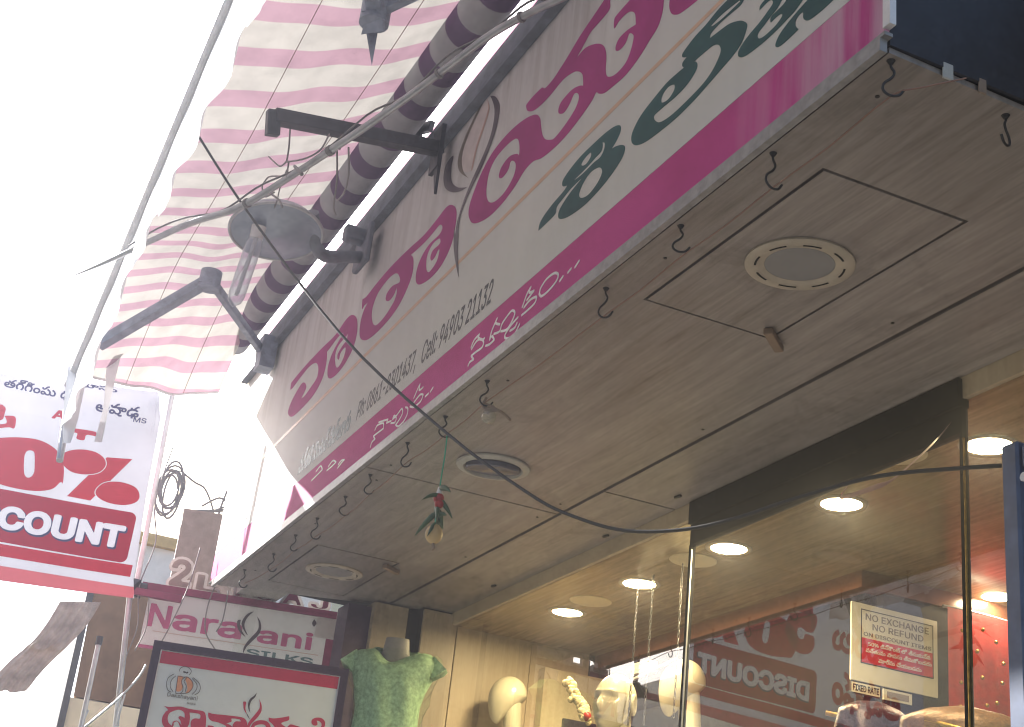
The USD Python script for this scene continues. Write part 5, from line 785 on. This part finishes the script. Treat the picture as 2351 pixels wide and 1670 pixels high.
mannequin((-4.98, 2.615, 2.672), math.radians(-62), .0, "face", "cream mannequin with carved brow, nose and ears in the middle of the window", "crimson_cloth", 0., .98)
mannequin((-5.022, 2.930, 2.802), math.radians(-115), -.05, "egg", "faceless cream mannequin behind the left glass joint, in a floral dress", "dress_floral", .05, .9)
# headless dress form in green lace under clear plastic
df = thing("dress_form", "headless dress form in pale green lace under clear plastic wrap by the pillar", "dress form", loc=(-5.78, 1.98, 0))
prof = [(2.890, .046, .100), (2.886, .050, .115), (2.875, .056, .150), (2.855, .062, .178), (2.83, .078, .186), (2.78, .092, .172), (2.71, .10, .150), (2.64, .10, .136), (2.56, .098, .131), (2.48, .10, .134), (2.35, .11, .145), (2.1, .14, .18), (1.7, .19, .24), (1.3, .23, .28)]
yaw = math.radians(-28); Rf = trimesh.transformations.rotation_matrix(yaw, [0, 0, 1])
def loft(prof, grow=0., wob=0., n_=64, seed=1):
    a = np.linspace(0, 2 * np.pi, n_, endpoint=False); zz = np.array([p[0] for p in prof]); V = []
    Z = np.linspace(zz.max(), zz.min(), 90)
    for z in Z:
        rx = np.interp(-z, -zz, [p[1] for p in prof]) + grow; ry = np.interp(-z, -zz, [p[2] for p in prof]) + grow
        w = 1 + wob * (meshkit.fbm(np.c_[np.cos(a) * 2.2 + 5, np.sin(a) * 2.2 + 5, np.full(n_, z * 9)], 3, seed) - .5)
        V.append(np.c_[rx * np.cos(a) * w, ry * np.sin(a) * w, np.full(n_, z)])
    V = np.vstack(V); Fq = np.array([[i * n_ + k, i * n_ + (k + 1) % n_, (i + 1) * n_ + (k + 1) % n_, (i + 1) * n_ + k] for i in range(len(Z) - 1) for k in range(n_)])
    d = trimesh.Trimesh(*meshkit.arrays((V, Fq))[:2], process=False); d.apply_transform(Rf); return d
dm = loft(prof, 0, .10); dv = np.array(dm.vertices); iv = trimesh.transformations.rotation_matrix(-yaw, [0, 0, 1])[:3, :3]; q_ = dv @ iv.T
top_ = np.clip((q_[:, 2] - 2.80) / .10, 0, 1); fr_ = np.exp(-(q_[:, 1] / .075) ** 2)
dv[:, 2] -= .075 * top_ * fr_ * (q_[:, 0] > -.02); dv[:, 2] += .004 * np.sin(q_[:, 1] * 60)
fold = .006 * np.sin(q_[:, 1] * 55 + 6 * q_[:, 2]) * np.clip((2.80 - q_[:, 2]) / .1, 0, 1); dv[:, :2] += (dv[:, :2] / np.maximum(np.linalg.norm(dv[:, :2], axis=1, keepdims=True), .01)) * fold[:, None]
part(df, "lace_dress", trimesh.Trimesh(dv, dm.faces, process=False), "lace_green", smooth=True)
for sg in (-1, 1):
    Pq = np.array([(.02, sg * .165, 2.868), (-.02, sg * .165, 2.868), (.035, sg * .225, 2.815), (-.035, sg * .225, 2.815), (.03, sg * .165, 2.77), (-.03, sg * .165, 2.77), (.0, sg * .215, 2.79)])
    part(df, "cap_sleeve", hull(Pq @ trimesh.transformations.rotation_matrix(yaw, [0, 0, 1])[:3, :3].T), "lace_green", smooth=60)
part(df, "neck_form", loft([(2.93, .030, .050), (2.87, .036, .058), (2.82, .045, .085), (2.77, .055, .11)], 0, .02), "lens_frost", smooth=True)
part(df, "plastic_wrap", loft([(z, a, b) for z, a, b in prof if z < 2.885], .016, .30, seed=5), "plastic_wrap", smooth=True)
part(df, "stand_pole", tube([(0, 0, 1.2), (0, 0, .12)], .018, 10), "galv")
# wares behind the glass
def drape(x, y0, y1, z1, z0, seed, amp=.02, n_=60):
    ys_ = np.linspace(y0, y1, n_); zs_ = np.linspace(z1, z0, 24); V = []
    for z in zs_:
        q = (z1 - z) / (z1 - z0); V.append(np.c_[x + amp * (.3 + q) * (meshkit.fbm(np.c_[ys_ * 11, np.full(n_, z * .8), np.full(n_, seed)], 3, seed) - .5) * 2, ys_ + .0 * q, np.full(n_, z)])
    V = np.vstack(V); Fq = np.array([[i * n_ + k, i * n_ + k + 1, (i + 1) * n_ + k + 1, (i + 1) * n_ + k] for i in range(23) for k in range(n_ - 1)])
    return V, Fq
rd = thing("red_dress", "bright red dress with gold dots and a gold border hanging behind the notice", "dress")
part(rd, "cloth", drape(-4.10, 3.485, 3.80, 3.065, 1.2, 3), "red_cloth", smooth=True)
part(rd, "gold_border", [wire([(-4.06, 3.765, 3.05), (-4.05, 3.78, 2.8), (-4.055, 3.77, 2.4)], .006, 6, 5)], "gold", smooth=True)
part(rd, "gold_dots", [trimesh.creation.icosphere(1, .008).apply_translation([-4.075, 3.53 + .085 * (k % 3) + .02 * math.sin(k * 2.7), 2.98 - .085 * (k // 3) + .022 * math.sin(k * 1.9)]) for k in range(18)], "gold")
part(rd, "hanger", wire([(-4.12, 3.48, 3.07), (-4.12, 3.64, 3.075), (-4.12, 3.80, 3.07)], .006, 6, 4), "galv")
cd = thing("crimson_dress", "crimson cloth hanging between the red dress and the blue post", "dress")
part(cd, "cloth", drape(-4.07, 3.81, 4.45, 3.06, 1.2, 8, .03), "crimson_cloth", smooth=True); part(cd, "hanger", wire([(-4.1, 3.81, 3.065), (-4.1, 4.1, 3.07), (-4.1, 4.45, 3.065)], .006, 6, 4), "galv")
GX, GZ = -2.95, 2.66
gd = thing("green_dress", "green cloth hanging at the right edge of the photo behind the glass", "dress")
part(gd, "cloth", drape(GX, 2.76, 3.12, GZ, 1.2, 11, .03), "green_cloth", smooth=True); part(gd, "hanger", wire([(GX, 2.76, GZ + .01), (GX, 2.94, GZ + .04), (GX, 3.12, GZ + .01)], .006, 6, 4), "galv")
plain("sequin_dark", (.05, .03, .045), .3, noise=.6, scale=90, bump=.6, metal=.4)
plain("brocade", (.14, .07, .035), .4, noise=.5, scale=80, bump=.6, metal=.3)
for (x, y, z, mt, nm, lab, yw) in ((-3.62, 2.80, 2.535, "sequin_dark", "draped_form", "dark sequinned cloth draped on a form below the notice", .4), (-3.23, 2.80, 2.475, "brocade", "draped_form", "brown gold brocade draped on a form before the red dress", -.5)):
    t_ = thing(nm, lab, "display form", loc=(x, y, 0))
    Rf = trimesh.transformations.rotation_matrix(yw, [0, 0, 1])
    part(t_, "drape", loft([(z, .02, .03), (z - .012, .05, .10), (z - .04, .08, .17), (z - .12, .10, .19), (z - .3, .11, .16), (z - .6, .15, .2), (1.2, .2, .25)], 0, .22, seed=int(-x * 10)), mt, smooth=True)
    part(t_, "gold_edge", wire([(-.05, -.15, z - .05), (.09, -.06, z - .09), (.11, .06, z - .16), (.10, .14, z - .3)], .008, 6, 5), "gold", smooth=True)
    part(t_, "stand_pole", tube([(0, 0, 1.2), (0, 0, .3)], .018, 8), "galv")
P_ = Board((-4.15, 0, 0), (0, 1, 0)); P_.n = np.array([1., 0, 0])
ntc = thing("notice_board", "cream framed notice reading NO EXCHANGE NO REFUND on the partition behind the glass door", "notice")
part(ntc, "backing", P_.mesh(sbox(3.095, 2.735, 3.475, 3.015), -.004, .008), "paper")
part(ntc, "border", P_.mesh(sbox(3.135, 2.80, 3.455, 2.995).difference(sbox(3.138, 2.803, 3.452, 2.992)), .0044), "print_black")
part(ntc, "red_panel", P_.mesh(sbox(3.139, 2.804, 3.451, 2.892), .0044), "red_print")
for s_, a, b, c, d in (("NO EXCHANGE", 3.155, 3.435, 2.958, 2.982), ("NO REFUND", 3.185, 3.41, 2.926, 2.949), ("ON DISCOUNT ITEMS", 3.147, 3.445, 2.900, 2.914)):
    part(ntc, "line", P_.mesh(fit(glyphs(s_, 1), a, b, c, d), .0044), "print_leafline")
for s_, a, b, c, d in (("50% డిస్కౌంట్ లో తీసుకున్న", 3.165, 3.44, 2.866, 2.884), ("వస్తువు వాపసు తీసుకోబడదు", 3.155, 3.445, 2.842, 2.860), ("మార్పు చేయబడదు", 3.21, 3.40, 2.814, 2.832)):
    part(ntc, "line", P_.mesh(fit(glyphs(s_, 2, TEL), a, b, c, d), .0060), "print_text_white")
fx_ = thing("rate_sticker", "small white sticker reading FIXED RATE under the notice", "sticker")
part(fx_, "edge", P_.mesh(sbox(3.095, 2.690, 3.222, 2.731), -.003, .006), "print_black"); part(fx_, "face", P_.mesh(sbox(3.098, 2.693, 3.219, 2.728), .0033), "paper")
part(fx_, "lettering", P_.mesh(fit(glyphs("FIXED RATE", 3), 3.103, 3.214, 2.699, 2.722), .0048), "print_black")
fs_ = thing("grey_sticker", "small grey blurred sticker right of the FIXED RATE sticker", "sticker")
part(fs_, "face", P_.mesh(sbox(3.236, 2.690, 3.36, 2.728), -.003, .006), "paper"); part(fs_, "smudge", P_.mesh(sbox(3.25, 2.698, 3.345, 2.720), .0034), "grey_board")
W_ = Board((WX + .07, 0, 0), (0, 1, 0)); W_.n = np.array([1., 0, 0])
mm_ = thing("fashion_poster", "dark framed poster under a Mini heading on the end wall of the window", "poster")
part(mm_, "panel", W_.mesh(sbox(2.95, 2.0, 3.20, 2.80), .001, .02), "purple_dark")
part(mm_, "heading", W_.mesh(fit(glyphs("Mini Mart", 1), 3.03, 3.20, 2.862, 2.896), .001), "brown_gloss")
P2 = Board((-4.24, 3.215, 0), (1, 0, 0)); P2.n = np.array([0, -1., 0])
def garl(P, r, mat, lab):
    g = thing("flower_string", lab, "flowers"); pth = cr(P, 8, closed=False)
    part(g, "blossoms", [trimesh.creation.icosphere(1, r * (.6 + .5 * rng.random())).apply_translation(p + rng.normal(size=3) * r * .5) for p in pth for _ in range(5)], mat, kind=None)
    part(g, "red_tip", trimesh.creation.icosphere(2, r * 1.2).apply_translation(P[-1]), "chili_red", smooth=True)
garl([(-5.444, 2.640, 2.823), (-5.385, 2.640, 2.766), (-5.316, 2.640, 2.708), (-5.260, 2.640, 2.657)], .016, "flower_cream", "string of cream dried flowers hanging beside the middle mannequin")
ch = [(-4.87, 2.62), (-4.75, 2.62), (-4.535, 2.62)]
for k, (x, y) in enumerate(ch):
    c_ = thing("hanging_chain", ("thin steel display chain hanging left of the middle mannequin's ear", "thin steel display chain hanging right of the middle mannequin's head", "thin steel display chain hanging just left of the glass joint")[k], "chain")
    for q in range(36):
        l = trimesh.creation.torus(.0065, .0016, 10, 6); l.apply_scale([.6, 1, 1]); l.apply_transform(trimesh.transformations.euler_matrix(math.pi / 2, 0, q % 2 * math.pi / 2, "sxyz")); l.apply_scale([1, 1, 1.4]); l.apply_translation([x, y, 3.125 - q * .0158])
        part(c_, "link", l, "chain_steel", smooth=True)
sl_ = thing("white_fixture", "white box light fixture on a rod behind the mannequins", "light fixture")
part(sl_, "box", rbox(-5.30, -5.17, 2.85, 2.90, 2.865, 2.915, .004), "light_ring_inner"); part(sl_, "rail", bar((-5.30, 2.86, 2.85), (-4.95, 2.86, 2.885), .012, .012), "galv")
look_v = usdkit.material(stage, "/World/Looks/glare_haze_look", {"v": ("principled_volume", {"color": (.82, .85, 1.0), "density": GLARE_HAZE, "anisotropy": .85})}, [], volume="v.volume")
LOOK["glare_haze_look"] = look_v
if GLARE_HAZE: solo("glare_haze", bx(-70, 70, -70, 70, -1.4, 9.0), "glare_haze_look", kind="stuff")  # bluish volume added to imitate veiling lens glare, not dusty air
stage.SetDefaultPrim(stage.GetPrimAtPath("/World"))
